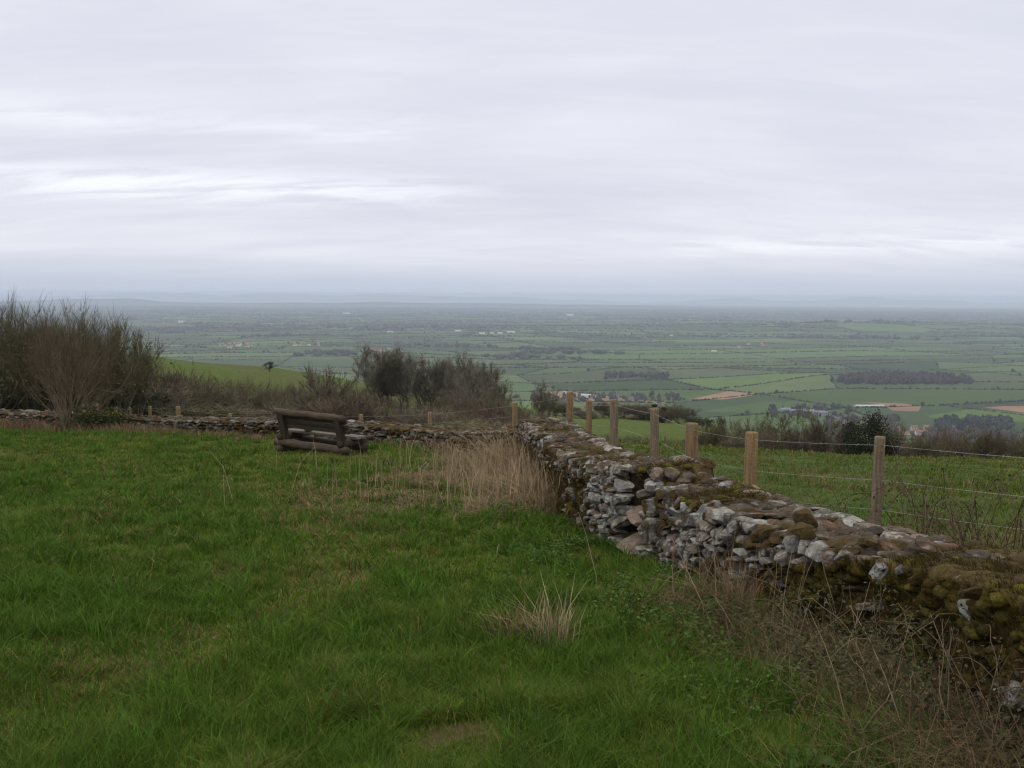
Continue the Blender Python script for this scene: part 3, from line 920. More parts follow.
def moss_right(x, y, rel):
    """how mossy the near wall is, 0..1, at path point (x, y) and relative depth rel below its top"""
    v = fbm(y * 1.6, rel * 2.2 + 3, 91, 3); v2 = fbm(y * 0.9 + 7, rel * 1.4, 95, 2)
    near = 1 - sst(6.3, 7.3, y - (rel - 0.4) * 2.2 + 1.2 * (v2 - 0.5))
    mid = sst(9.7, 10.5, y) * (0.30 + 0.70 * sst(0.12, 0.45, rel))
    low = 0.7 * sst(0.70, 0.98, rel)
    patch = 0.65 * sst(0.66, 0.74, v)
    m = np.maximum.reduce([near * 0.97, np.minimum(0.92, mid), low, patch, np.full(np.shape(v), 0.05)])
    return np.where(rel < 0, np.maximum(near, 0.16 + 0.6 * sst(0.50, 0.66, v)), m)


def moss_left(x, y, rel):
    v = fbm(x * 0.9, rel * 2.2 + 3, 93, 3)
    near = sst(-2.0, -0.5, x); g_ = np.exp(-((x + 12.2) / 0.9) ** 2)
    return np.maximum.reduce([np.full(np.shape(v), 0.12), 0.7 * sst(0.45, 0.65, v), near * 0.6, g_, 0.5 * sst(0.4, 0.9, rel)])


def m1(fn, x, y, rel):
    return float(fn(np.array([x]), np.array([y]), np.array([rel]))[0])


wall_r, pathR, nfR, rsR = build_wall('grey lichen covered dry stone wall with moss and a stone stile, running from right foreground to the corner', 'stone wall', RW, RTH, 1, 201, (0.045, 0.15), (0.045, 0.11), moss_right, recess=(8.56, 9.06, 0.28), fstep=0.028, nface=34)
wall_l, pathL, nfL, rsL = build_wall('low dry stone wall running behind the log bench to the bare bushes', 'stone wall', LW, LTH, 1, 202, (0.08, 0.22), (0.05, 0.10), moss_left, hi=False)

# stile steps and the slab that ends the higher part of the wall
for (yy, z, w, d, th_, out) in ((8.80, -0.31, 0.56, 0.42, 0.075, 0.03), (8.74, -0.54, 0.46, 0.44, 0.10, 0.13)):
    sp_ = float(np.interp(yy, RWa[:, 1], pathR.s)); t = pathR.t(sp_); n = nfR(t); c = pathR.xy(sp_) + n * (out - d / 2)
    g = Geo(); stone(g, (*c, z - th_), (w / 2, d / 2, th_), rot3(t, n, rsR, 0.02), (0.165, 0.125, 0.10), 0.0, rsR)
    g.build('step', M_TOPSTONE, wall_r, smooth=False)
g = Geo(); x, y = pathR.xy(np.interp(8.48, RWa[:, 1], pathR.s)); t = pathR.t(np.interp(8.48, RWa[:, 1], pathR.s)); n = nfR(t)
for (o_, w_, zc, hz_) in ((-0.07, 0.075, 0.065, 0.05), (-0.06, 0.085, -0.03, 0.05), (-0.21, 0.08, 0.055, 0.06), (-0.22, 0.09, -0.05, 0.045), (-0.36, 0.085, 0.03, 0.05), (-0.38, 0.07, -0.05, 0.045), (-0.51, 0.07, 0.0, 0.06)):
    stone(g, (*(np.array([x, y]) + n * o_), zc), (0.07, w_, hz_), rot3(t, n, rsR, 0.10), np.array([0.125, 0.098, 0.078]) * rsR.uniform(0.7, 1.25), 0.1, rsR)
g.build('end_slab', M_TOPSTONE, wall_r, smooth=False)

# moss fuzz on the near end
g = Geo(); mv = np.random.default_rng(77)
nm = 260000
sm = mv.uniform(0, pathR.L, nm); Xm = np.interp(sm, pathR.s, RWa[:, 0]); Ym = np.interp(sm, pathR.s, RWa[:, 1]); Zm = np.interp(sm, pathR.s, RWa[:, 2])
relm = mv.uniform(0, 1, nm); topm = mv.random(nm) < 0.32
mm_ = moss_right(Xm, Ym, np.where(topm, -0.1, relm))
cl = fbm(sm * 7, relm * 6 + topm * 9, 233, 2)
kp = (mv.random(nm) < sst(0.5, 0.9, mm_) * np.where(Ym < 8, 1.0, 0.35) * (0.25 + 1.2 * sst(0.4, 0.6, cl)))
sm, Xm, Ym, Zm, relm, topm = [q_[kp] for q_ in (sm, Xm, Ym, Zm, relm, topm)]
e_ = 0.35
tx = np.interp(np.minimum(pathR.L, sm + e_), pathR.s, RWa[:, 0]) - np.interp(np.maximum(0, sm - e_), pathR.s, RWa[:, 0]); ty = np.interp(np.minimum(pathR.L, sm + e_), pathR.s, RWa[:, 1]) - np.interp(np.maximum(0, sm - e_), pathR.s, RWa[:, 1])
ln_ = np.hypot(tx, ty); nx, ny = -ty / ln_, tx / ln_
zb_ = ground_z(Xm, Ym); nzm = fbm(sm * 4.5, relm * 3.6, 204, 3) - 0.5
dd_ = np.where(topm, -mv.uniform(0.02, RTH, len(sm)), 0.05 * relm - 0.02 + 0.2 * nzm)
zz_ = np.where(topm, Zm + 0.05 * -dd_ / RTH - 0.02, Zm - 0.04 - (Zm - zb_) * relm)
P = np.stack([Xm + nx * dd_, Ym + ny * dd_, zz_], -1); n_ = len(P)
q = mv.random(n_)[:, None]; q2 = sst(0.5, 0.68, fbm(sm * 2.2, relm * 2.4, 224, 2))[:, None]
Cc = np.array([0.036, 0.024, 0.010]) * (1 - q) + np.array([0.066, 0.050, 0.014]) * q
Cc = Cc * (1 - 0.55 * q2) + np.array([0.085, 0.074, 0.012]) * 0.55 * q2
g.blades(P, mv.uniform(math.pi * 0.7, math.pi * 1.5, n_), mv.uniform(0.2, 1.8, n_), mv.uniform(0.015, 0.05, n_), mv.uniform(0.003, 0.007, n_), Cc)
nb = 420
ib = mv.integers(0, n_, nb * 3); ib = ib[P[ib, 1] < 9][:nb]; nb = len(ib)
rb = mv.uniform(0.018, 0.06, nb)
yel = np.where(topm[ib], 0.8, 0.25)[:, None] * mv.random((nb, 1))
cb_ = np.array([0.040, 0.030, 0.010]) * (1 - yel) + np.array([0.105, 0.100, 0.012]) * yel
gb = Geo(); blobs(gb, P[ib] - np.array([0, 0, 0.008]), np.stack([rb * mv.uniform(0.8, 1.5, nb), rb, rb * 0.62], -1), mv.uniform(0, 6.28, nb), cb_ * mv.uniform(0.7, 1.2, nb)[:, None], IV2, IF2, 0.07)
bp = gb.V[0]; bc = gb.C[0][:, :3]; pk = mv.integers(0, len(bp), 26000)
g.blades(bp[pk], mv.uniform(0, 6.28, 26000), mv.uniform(0.1, 1.2, 26000), mv.uniform(0.008, 0.022, 26000), mv.uniform(0.002, 0.005, 26000), bc[pk] * mv.uniform(0.7, 1.5, 26000)[:, None])
tag(gb.build('moss_cushions', M_MOSS, wall_r, smooth=True), kind='stuff')
tag(g.build('moss', M_GRASS, wall_r), kind='stuff')

# loose stones lying on the wall
for (px, py, Y_, s, lab) in ((806, 524, 6.35, (0.075, 0.06, 0.06), 'rounded pale stone perched on the wall top, upper of the loose pair'),
                             (800, 533, 6.2, (0.085, 0.07, 0.045), 'broad white lichened stone lying just below the perched rounded stone'),
                             (868, 545, 5.75, (0.05, 0.04, 0.035), 'small pale stone on the mossy wall top right of the loose pair'),
                             (748, 461, 0, None, '')):
    if s is None: continue
    p = at(px, py, Y_); p[2] = np.interp(p[1], RWa[:, 1], RWa[:, 2]) + 0.02 + 0.55 * s[2] + (0.05 if 'perched' in lab and 'upper' in lab else 0)
    g = Geo(); stone(g, (0, 0, 0), s, np.eye(3), (0.22, 0.205, 0.19), 0.05, rsR)
    o = g.build('loose_stone', M_STONE, smooth=False, loc=tuple(p)); tag(o, lab, 'stone', 'loose stones on the wall')


# ------------------------------------------------------------------ fences
def post_geo(r, h, lean, col, rs):
    g = Geo()
    n = 9
    z = np.concatenate([[-0.25], np.linspace(0, 1, n) * h * 0.985, [h]])
    rad = np.concatenate([[r * 1.05], r * (1.04 - 0.08 * np.linspace(0, 1, n)) * (1 + rs.normal(0, 0.012, n)), [r * 0.86]])
    pts = np.stack([lean[0] * z, lean[1] * z, z], -1)
    g.tube(pts, rad, 14, np.asarray(col))
    return g


def build_fence(label, posts, wires, seed, group):
    rs = np.random.default_rng(seed)
    root = empty('post_and_wire_fence'); tag(root, label, 'fence', group)
    pos = []
    for (px, pyt, Y_, dia, col) in posts:
        p = at(px, pyt, Y_); zg_ = gz(p[0], p[1])
        lean = rs.normal(0, 0.02, 2)
        h = p[2] - zg_
        base = np.array([p[0] - lean[0] * h, p[1] - lean[1] * h])
        g = post_geo(dia / 2, h, lean, col, rs)
        o = g.build('fence_post', M_WOOD, root, smooth=True, loc=(base[0], base[1], zg_))
        if o.data.polygons: pass
        pos.append((p, zg_, dia, base))
    for wi, dz in enumerate(wires):
        pts = []
        for a, b in zip(pos[:-1], pos[1:]):
            A = np.array([a[0][0], a[0][1] - a[2] / 2, a[0][2] - dz]); B = np.array([b[0][0], b[0][1] - b[2] / 2, b[0][2] - dz])
            for tt in np.linspace(0, 1, 12, endpoint=False):
                q = A + (B - A) * tt; q[2] -= 0.008 * 4 * tt * (1 - tt); pts.append(q)
        pts.append(B)
        g = Geo(); g.tube(pts, 0.0011, 4, (0.5, 0.5, 0.5, 0))
        pts = np.array(pts)
        if wi == 0:                                  # barbs on the top strand
            seg = np.linalg.norm(np.diff(pts, axis=0), axis=1); cs = np.concatenate([[0], np.cumsum(seg)])
            for d in np.arange(0.05, cs[-1], 0.11):
                q = np.array([np.interp(d, cs, pts[:, k]) for k in range(3)])
                v = rs.normal(0, 1, 3); v /= np.linalg.norm(v)
                g.tube([q - v * 0.013, q + v * 0.013], 0.0013, 3, (0.5, 0.5, 0.5, 0))
        g.build('wire', M_WIRE, root, smooth=True)
    return root, pos


OR = (0.215, 0.142, 0.072, 0); GR = (0.165, 0.128, 0.086, 0); BR = (0.185, 0.124, 0.068, 0)
fence_r, posR = build_fence('post and barbed wire fence of round posts close behind the near stone wall',
                            [(515, 402.5, 18.4, 0.10, OR), (570, 391.5, 16.0, 0.115, OR), (589, 400.5, 14.2, 0.09, BR), (614, 399.5, 12.4, 0.105, GR), (654.5, 408, 10.8, 0.10, GR), (692, 423, 9.5, 0.125, BR), (752, 432, 8.6, 0.115, OR), (880, 436.5, 7.6, 0.088, GR), (1082, 452, 6.6, 0.09, GR)],
                            (0.06, 0.33, 0.56), 301, 'post and wire fences behind the stone walls')
g = Geo(); g.tube([at(753, 486, 8.5), at(762, 492, 8.3), at(773, 500, 8.1)], [0.018, 0.017, 0.015], 8, (0.24, 0.19, 0.12, 0)); g.build('brace', M_WOOD, fence_r, smooth=True)
build_fence('post and wire fence of small posts behind the low wall and bench',
            [(-40, 412, 32.0, 0.11, GR), (12, 412, 31.6, 0.10, GR), (47, 410, 31.3, 0.11, GR), (83, 405, 31.2, 0.10, GR), (97, 403.5, 31.0, 0.12, BR), (116, 407, 30.7, 0.10, GR), (130, 407.5, 30.4, 0.07, GR), (150, 406.5, 30.0, 0.10, BR), (178, 406.5, 29.3, 0.13, OR), (230, 413.5, 28.2, 0.11, OR), (296, 414, 26.4, 0.10, BR), (361, 414.5, 24.2, 0.11, OR), (430, 412, 21.9, 0.10, OR), (514, 403, 18.65, 0.06, BR)],
            (0.05, 0.25, 0.45), 302, 'post and wire fences behind the stone walls')

# ------------------------------------------------------------------ log bench
TH = R(35)
BZ = -1.425
bench = empty('log_bench', (-3.58, 18.76, BZ), -TH)
tag(bench, 'dark weathered log bench facing away over the view from the grass', 'bench')
LOGC = np.array([0.042, 0.032, 0.023, 0]); PALE = np.array([0.145, 0.128, 0.112, 0]); LOGB = np.array([0.060, 0.045, 0.032, 0])


def log(name, a, b, r, col, squash=1.0):
    g = Geo(); a = np.array(a, float); b = np.array(b, float)
    k = np.linspace(0, 1, 9)
    pts = a + (b - a) * k[:, None] + rng.normal(0, 0.004, (9, 3))
    rad = r * (1 + rng.normal(0, 0.03, 9)); rad[0] *= 0.93; rad[-1] *= 0.93
    g.tube(pts, rad, 14, col)
    return g.build(name, M_LOG, bench, smooth=True)


for x in (-0.80, 0.80):
    log('ground_log', (x, -0.38, 0.04), (x, 0.32, 0.04), 0.085, LOGC)
log('base_log', (-0.95, -0.30, 0.17), (0.95, -0.30, 0.165), 0.076, LOGB)
log('base_log', (-0.92, 0.20, 0.17), (0.92, 0.20, 0.17), 0.075, LOGC)
for x in (-0.80, 0.80):
    log('cross_log', (x, -0.36, 0.28), (x, 0.30, 0.28), 0.075, LOGC)
    g = Geo(); g.box((x, 0.22, 0.08), (0.16, 0.13, 0.46), LOGC, jit=0.004, bev=0.012); g.build('front_leg', M_LOG, bench)
for k, y in enumerate((-0.02, 0.12)):
    g = Geo(); g.box((0.03, y, 0.37), (1.86, 0.125, 0.05), PALE, jit=0.003, bev=0.01); g.build('seat_plank', M_LOG, bench)
for x in (-0.70, 0.80):
    g = Geo()
    rot = np.array(Matrix.Rotation(R(-14), 3, 'X'))
    g.box((0, 0, 0), (0.15, 0.10, 0.76), LOGC, jit=0.004, bev=0.012)
    o = g.build('back_post', M_LOG, bench, loc=(x, -0.325, 0.43)); o.rotation_euler = (R(14), 0, 0)
log('back_rail', (-0.86, -0.40, 0.775), (0.96, -0.40, 0.765), 0.066, LOGB)
for z, y, dx in ((0.68, -0.330, 0.05), (0.595, -0.308, 0.08), (0.515, -0.288, 0.11)):
    g = Geo(); g.box((0, 0, 0), (1.80, 0.07, 0.074), LOGC * 1.1, jit=0.004, bev=0.012)
    o = g.build('back_board', M_LOG, bench, loc=(dx, y, z)); o.rotation_euler = (R(14), 0, 0)

# something small and green left on the seat
g = Geo()
V = IV2.copy(); V[:, 2] = np.where(V[:, 2] < 0, V[:, 2] * 0.4, V[:, 2])
V = V * (1 + 0.35 * (fbm(V[:, 0] * 2.2 + 4, V[:, 1] * 2.2 + V[:, 2] * 2, 15, 2) - 0.5))[:, None]
V = V * np.array([0.095, 0.06, 0.055]) + np.array([0, 0, 0.02])
C = np.where((V[:, 2] > 0.03)[:, None], np.array([0.20, 0.34, 0.09]), np.array([0.06, 0.09, 0.04]))
g.add(V, IF2, C)
o = g.build('green_bundle', M_LEAF, smooth=True)
o.matrix_world = Matrix.Translation((-3.58, 18.76, BZ)) @ Matrix.Rotation(-TH, 4, 'Z') @ Matrix.Translation((-0.33, -0.05, 0.397))
tag(o, 'small crumpled bright green bundle left on the bench seat', 'bundle')


# ------------------------------------------------------------------ bare trees and shrubs
def bare(name, seed, H, Wd, nstem=1, levels=4, child=4, r0=0.12, twn=5, twl=0.6, tww=0.014, colt=(0.075, 0.058, 0.042), colb=(0.085, 0.068, 0.05), up=0.35, ang=0.75, stemang=0.5, first=0.3, ivy=0, ivyc=(0.028, 0.036, 0.014), vshoot=0.0):
    rs = np.random.default_rng(seed)
    T = Geo(); A = []; B = []; Wt = []
    IV = []

    def nrm(v): return v / (np.linalg.norm(v) + 1e-9)

    def branch(p, d, Ln, r, lev):
        n = 5 if lev < 2 else 3
        pts = [p]; rad = [r]; dirs = [d]
        for i in range(n):
            d = nrm(d + rs.normal(0, 0.16, 3) + np.array([0, 0, up * 0.16]))
            p = p + d * Ln / n
            pts.append(p); rad.append(r * (1 - 0.72 * (i + 1) / n)); dirs.append(d)
        if lev <= 2:
            T.tube(pts, rad, 6 if lev == 0 else (4 if lev == 1 else 3), np.array([*colb, 0]) * rs.uniform(0.8, 1.2), cap=False)
        else:
            for i in range(n):
                A.append(pts[i]); B.append(pts[i + 1] + (pts[i + 1] - pts[i]) * 0.3); Wt.append(max(rad[i] * 2, tww * 1.3))
        if ivy and lev <= 2:
            IV.extend(pts[1:])
        if lev < levels:
            nc = child if lev else child + 3
            for c in range(nc):
                k = first + (1 - first) * (c + rs.random()) / nc
                f = k * n; i = min(n - 1, int(f)); q = pts[i] + (pts[i + 1] - pts[i]) * (f - i)
                side = nrm(np.cross(dirs[i + 1], rs.normal(0, 1, 3)))
                dd = nrm(dirs[i + 1] + side * ang * rs.uniform(0.6, 1.3) + np.array([0, 0, up * 0.4]))
                branch(q, dd, Ln * rs.uniform(0.48, 0.74), r * (1 - 0.6 * k) * 0.55, lev + 1)
        else:
            for c in range(twn):
                i = rs.integers(0, n); q = pts[i] + (pts[i + 1] - pts[i]) * rs.random()
                dd = nrm(dirs[i] + rs.normal(0, 0.55, 3) + np.array([0, 0, up * 0.5 + vshoot]))
                A.append(q); B.append(q + dd * twl * rs.uniform(0.5, 1.3)); Wt.append(tww)

    for s in range(nstem):
        th = rs.uniform(0, 2 * math.pi); sp = stemang * rs.uniform(0.3, 1.2) if nstem > 1 else 0.08
        d = nrm(np.array([math.cos(th) * sp, math.sin(th) * sp, 1.0]))
        p = np.array([math.cos(th), math.sin(th), 0]) * (0.05 * Wd * rs.random() if nstem > 1 else 0)
        branch(p, d, H * rs.uniform(0.45, 0.62), r0 * rs.uniform(0.7, 1.1), 0)
    A = np.array(A); B = np.array(B); Wt = np.array(Wt)
    allv = np.vstack([B])
    hz = np.percentile(allv[:, 2], 98.0); wz = np.percentile(np.hypot(allv[:, 0], allv[:, 1]), 97)
    sc = np.array([Wd / 2 / wz, Wd / 2 / wz, H / hz])
    for k in range(len(T.V)): T.V[k] = T.V[k] * sc
    A *= sc; B *= sc
    root = empty(name)
    T.build('trunk', M_BARK, root, smooth=True)
    K = Geo()
    hshade = rs.uniform(0.7, 1.35, len(A))[:, None]
    K.twigs(A, B, Wt, np.array(colt) * hshade)
    K.build('crown', M_TWIG, root)
    if ivy:
        IVp = np.array(IV) * sc
        IVp = IVp[IVp[:, 2] < H * 0.72]
        c = IVp[rs.integers(0, len(IVp), ivy)] + rs.normal(0, 1, (ivy, 3)) * np.array([0.28, 0.28, 0.30]) * (H / 5)
        c[:, 2] = np.maximum(c[:, 2], 0.05)
        K = Geo(); K.leaves(c, rs.uniform(0.07, 0.16, ivy) * H / 5, np.array(ivyc) * rs.uniform(0.6, 1.5, ivy)[:, None]); K.build('ivy', M_LEAF, root)
    return root


def leafy(name, seed, H, Wd, n, size, col, base=0.05, stems=True, trunkc=(0.06, 0.05, 0.04), pointed=False, clumps=40):
    rs = np.random.default_rng(seed)
    root = empty(name)
    T = Geo()
    T.tube([(0, 0, 0), (0.03 * Wd, 0, H * 0.4), (0, 0.02 * Wd, H * 0.85)], [0.035 * H, 0.022 * H, 0.006 * H], 6, (*trunkc, 0))
    cs = []
    while len(cs) < clumps:
        v = rs.uniform(-1, 1, 3)
        if np.linalg.norm(v) < 1:
            if pointed:
                z = (v[2] + 1) / 2; rr = 1 - z
                cs.append((v[0] * Wd / 2 * rr, v[1] * Wd / 2 * rr, H * (base + (1 - base) * z)))
            else:
                cs.append((v[0] * Wd / 2 * 0.85, v[1] * Wd / 2 * 0.85, H * (base + (1 - base) * (v[2] * 0.45 + 0.5))))
    cs = np.array(cs)
    for c in cs[::3]:
        T.tube([(0, 0, c[2] * 0.4), c * np.array([0.6, 0.6, 0.8]), c], [0.012 * H, 0.007 * H, 0.003 * H], 3, (*trunkc, 0), cap=False)
    T.build('trunk', M_BARK, root, smooth=True)
    pick = rs.integers(0, clumps, n)
    tint = rs.uniform(0.65, 1.35, clumps)[pick]
    r = Wd * 0.13 * rs.uniform(0.7, 1.4, clumps)[pick]
    d = rs.normal(0, 1, (n, 3)); d /= np.linalg.norm(d, axis=1)[:, None]
    P = cs[pick] + d * (r * rs.uniform(0.4, 1.05, n))[:, None]
    P[:, 2] = np.maximum(P[:, 2], 0.02 * H)
    K = Geo(); K.leaves(P, size * rs.uniform(0.7, 1.4, n), np.array(col) * (tint * rs.uniform(0.7, 1.3, n))[:, None])
    K.build('crown', M_LEAF, root)
    return root


_used = set()


def put(proto, px, Y_, H, label, group=None, cat='tree', W=None, rz=None, h0=None, w0=None, sink=0.0, top=None):
    """plant a tree on the ground at depth Y in the direction of column px; H metres tall (or reaching row top)"""
    o = proto if proto.name not in _used else copy_tree(proto)
    _used.add(proto.name)
    x = at(px, 380, Y_)[0]; z = gz(x, Y_) - sink
    if top is not None: H = at(px, top, Y_)[2] - z
    sc = H / h0[0]
    sw = (W / h0[1]) if W else sc
    o.location = (x, Y_, z); o.scale = (sw, sw, sc); o.rotation_euler = (0, 0, rng.uniform(0, 6.28) if rz is None else rz)
    if 'group' in o: del o['group']
    tag(o, label, cat, group)
    return o


DK = (0.080, 0.070, 0.042); BRN = (0.118, 0.101, 0.075); GRY = (0.130, 0.119, 0.095); OLV = (0.100, 0.092, 0.054); RED = (0.092, 0.070, 0.054); STW = (0.15, 0.115, 0.08)
S_FAN = bare('bare_shrub', 1, 3.6, 3.6, nstem=24, levels=3, child=3, r0=0.046, twn=2, twl=0.5, tww=0.009, colt=(0.098, 0.074, 0.052), colb=(0.17, 0.135, 0.095), up=0.25, ang=0.42, stemang=0.8, first=0.3)
T_UP = [bare('bare_tree', 20 + k, 5.2, 5.0, nstem=9, levels=3, child=4, r0=0.06, twn=5, twl=0.7, tww=0.012, colt=DK, colb=(0.085, 0.07, 0.05), up=0.8, ang=0.45, stemang=0.5, ivy=1500, ivyc=(0.040, 0.048, 0.016), vshoot=0.9) for k in range(2)]
T_RND = [bare('bare_tree', 30 + k, 8, 8.5, nstem=3, levels=4, child=3, r0=0.17, twn=9, twl=0.9, tww=0.042, colt=c, colb=(0.10, 0.085, 0.064), up=0.5, ang=0.62, first=0.10, stemang=0.42) for k, c in enumerate((GRY, BRN, OLV))]
S_BRN = [bare('bare_shrub', 40 + k, 4, 5, nstem=9, levels=3, child=4, r0=0.05, twn=6, twl=0.6, tww=0.022, colt=c, colb=(0.08, 0.062, 0.048), up=0.3, ang=0.6, stemang=0.8) for k, c in enumerate((BRN, OLV, RED))]
E_DARK = leafy('evergreen_shrub', 51, 4, 4.4, 9000, 0.13, (0.020, 0.026, 0.011), clumps=60)
E_BUSH = leafy('evergreen_shrub', 52, 2, 2.6, 3500, 0.10, (0.035, 0.045, 0.018), clumps=30)
E_CON = leafy('conifer_tree', 53, 6, 2.2, 3500, 0.28, (0.022, 0.034, 0.018), pointed=True, clumps=60)

put(S_FAN, 66, 28.2, 3.6, 'fan shaped leafless shrub growing at the low wall on the left', None, 'shrub', h0=(3.6, 3.6), rz=0.4, top=318, W=3.5)
LT = [(-45, 38, 300, 'leafless ivy grown tree cut off by the left edge of the photo'), (-8, 36.5, 304, 'tall dark leafless tree nearest the left edge behind the fan shaped shrub'), (35, 38, 306, 'dark leafless tree directly behind the left half of the fan shaped shrub'),
      (72, 36, 312, 'dark leafless tree right behind the middle of the fan shaped shrub'), (98, 39, 317, 'dark leafless tree rising just right of the fan shaped shrub'), (119, 37, 327, 'thin topped leafless tree second from the right in the left clump'),
      (138, 39.5, 333, 'small leafless tree at the right end of the left clump')]
for k, (px, Y_, top, lab) in enumerate(LT):
    if k < 5: put(T_UP[k % 2], px, Y_, 5, lab, 'dark trees behind the low wall at left', h0=(5.2, 5.0), top=top, W=4.8)
    else: put(T_RND[2], px, Y_, 5, lab, 'dark trees behind the low wall at left', h0=(8, 8.5), top=top, W=2.6)

for px, Y_, top in ((-30, 41, 372), (14, 41, 378), (48, 42, 372), (84, 41, 366), (112, 42, 372), (135, 42, 384)):
    put(E_DARK, px, Y_, 3, 'low dark green undergrowth bush beneath the bare trees at left', 'dark undergrowth beneath the bare trees at left', 'shrub', h0=(4, 4.4), top=top, W=3.4)

# thicket in the hollow below the wall
G1 = 'brown shrubs filling the hollow below the wall'
rs = np.random.default_rng(9)
k = 0
for Y_, n, xa, xb in ((43, 12, 130, 520), (52, 15, 140, 530), (62, 16, 150, 520), (72, 15, 150, 470), (82, 13, 150, 430), (92, 10, 200, 400)):
    for i in range(n):
        px = xa + (xb - xa) * (i + rs.uniform(0.15, 0.85)) / n
        if Y_ > 60 and 385 < px < 440: continue
        lim = np.interp(px, [130, 160, 250, 300, 380, 420, 470, 530], [356, 376, 388, 388, 390, 400, 404, 408])
        if Y_ < 60: lim = max(lim + 8, 392)
        if 368 < px < 452: lim = 405
        top = lim + rs.uniform(-3, 16)
        if rs.random() < 0.22: continue
        put(S_BRN[k % 3], px, Y_ + rs.uniform(-3, 3), 4, 'leafless brown shrub in the thicket filling the hollow below the wall', G1, 'shrub', h0=(4, 5), top=top, W=rs.uniform(4.2, 6.2)); k += 1
for px, top, Y_, lab in ((302, 370, 62, 'leafless tree with dark trunk standing out of the thicket above the bench'), (330, 377, 66, 'smaller leafless tree right of the dark trunked tree above the bench'), (236, 383, 66, 'leafless tree in the thicket left of the bench back')):
    put(T_RND[2] if px != 302 else T_RND[1], px, Y_, 6, lab, 'leafless trees standing in the hollow', h0=(8, 8.5), top=top, W=6)

for px, Y_, top in ((158, 46, 368), (176, 49, 375), (196, 47, 381), (216, 50, 383), (168, 43, 386)):
    put(S_BRN[int(px) % 3], px, Y_, 4, 'tall brown leafless shrub between the left trees and the hill thicket', 'tall shrubs right of the left trees', 'shrub', h0=(4, 5), top=top, W=4.4)

# copse on the spur
G2 = 'leafless trees of the copse on the hill spur'
CP = [(372, 120, 349, 7, 'pale stemmed leafless tree at the left end of the hill copse', 0), (390, 124, 351, 8, 'leafless tree second from the left in the hill copse', 0), (411, 122, 352, 7.5, 'dark dense leafless tree third from the left in the hill copse', 1),
      (432, 120, 357, 8, 'brown leafless tree in the middle of the hill copse', 1), (452, 118, 356, 8, 'leafless tree just right of the middle of the hill copse', 0), (468, 116, 362, 7.5, 'leafless tree third from the right in the hill copse', 1),
      (482, 112, 374, 7, 'low leafless tree second from the right in the hill copse', 1), (495, 108, 388, 6, 'lowest leafless tree at the right end of the hill copse', 1),
      (462, 104, 384, 6.5, 'leafless tree in front of the right half of the hill copse', 0), (478, 98, 394, 6, 'leafless tree lowest in front of the hill copse', 1)]
CP += [(401, 121, 358, 5, 'leafless tree between the left pair and the dark tree of the hill copse', 0), (422, 119, 362, 5, 'leafless tree between the dark tree and the middle of the hill copse', 0), (443, 117, 364, 6, 'leafless tree filling the middle of the hill copse', 1), (461, 114, 366, 6, 'leafless tree left of the third from the right in the hill copse', 0), (476, 110, 368, 7, 'leafless tree between the last tall trees of the hill copse', 0), (381, 122, 352, 6, 'thin leafless tree between the two leftmost of the hill copse', 1)]
for px, Y_, top, W, lab, v in CP:
    put(T_RND[v], px, Y_, 7, lab, G2, h0=(8, 8.5), top=top - 1, W=W * 1.0)
for px, Y_, top in ((458, 104, 390), (474, 102, 394), (490, 100, 399), (384, 124, 384), (470, 92, 402), (496, 90, 402), (508, 96, 404), (455, 88, 404), (485, 84, 406)):
    put(S_BRN[int(px) % 3], px, Y_, 3, 'brown leafless shrub at the foot of the hill copse', 'shrubs at the foot of the hill copse', 'shrub', h0=(4, 5), top=top, W=6)
E_LONE = leafy('round_tree', 54, 2, 1.9, 1500, 0.10, (0.030, 0.034, 0.018), base=0.22, clumps=24)
put(E_LONE, 270, 131, 1.6, 'tiny lone round tree on the skyline of the hill spur', None, h0=(2, 1.9), top=361, W=1.9)
put(T_RND[2], 543, 112, 4, 'solitary thin leafless tree left of the tallest corner post', None, h0=(8, 8.5), top=384, W=4.6)

# hedge and bushes at the far edge of the hill field
G3 = 'brown shrubs of the hedge behind the hill field'
for i, px in enumerate(np.linspace(556, 690, 15)):
    put(S_BRN[i % 3], px, 138 + rs.uniform(-5, 5), 4, 'brown leafless shrub in the hedge behind the green hill field', G3, 'shrub', h0=(4, 5), top=rs.uniform(400, 413) + 0.03 * (px - 556), W=rs.uniform(3.5, 6))
put(E_CON, 655, 134, 4, 'dark pointed conifer, left of the pair behind the fence', 'pair of conifers behind the fence', h0=(6, 2.2), top=404, W=2.6)
put(E_CON, 664, 135, 4, 'dark pointed conifer, right of the pair behind the fence', 'pair of conifers behind the fence', h0=(6, 2.2), top=407, W=2.4)
for i, px in enumerate((690, 699, 708)):
    put(E_BUSH, px, 132, 1.3, 'low dark bush of the short hedge right of the conifers', 'short dark hedge right of the conifers', 'shrub', h0=(2, 2.6), top=417 + i * 0.6, W=2.4)
put(E_BUSH, 722, 125, 1.5, 'small round green bush alone in the hill field', None, 'shrub', h0=(2, 2.6), top=416, W=1.5)
for i, px in enumerate((566, 580, 596, 612, 626, 640, 668, 690)):
    put(S_BRN[(i + 1) % 3], px, 66 + rs.uniform(-6, 6), 1.6, 'low brown shrub at the near edge of the green hill field', 'low shrubs at the near edge of the hill field', 'shrub', h0=(4, 5), top=rs.uniform(432, 440), W=3)

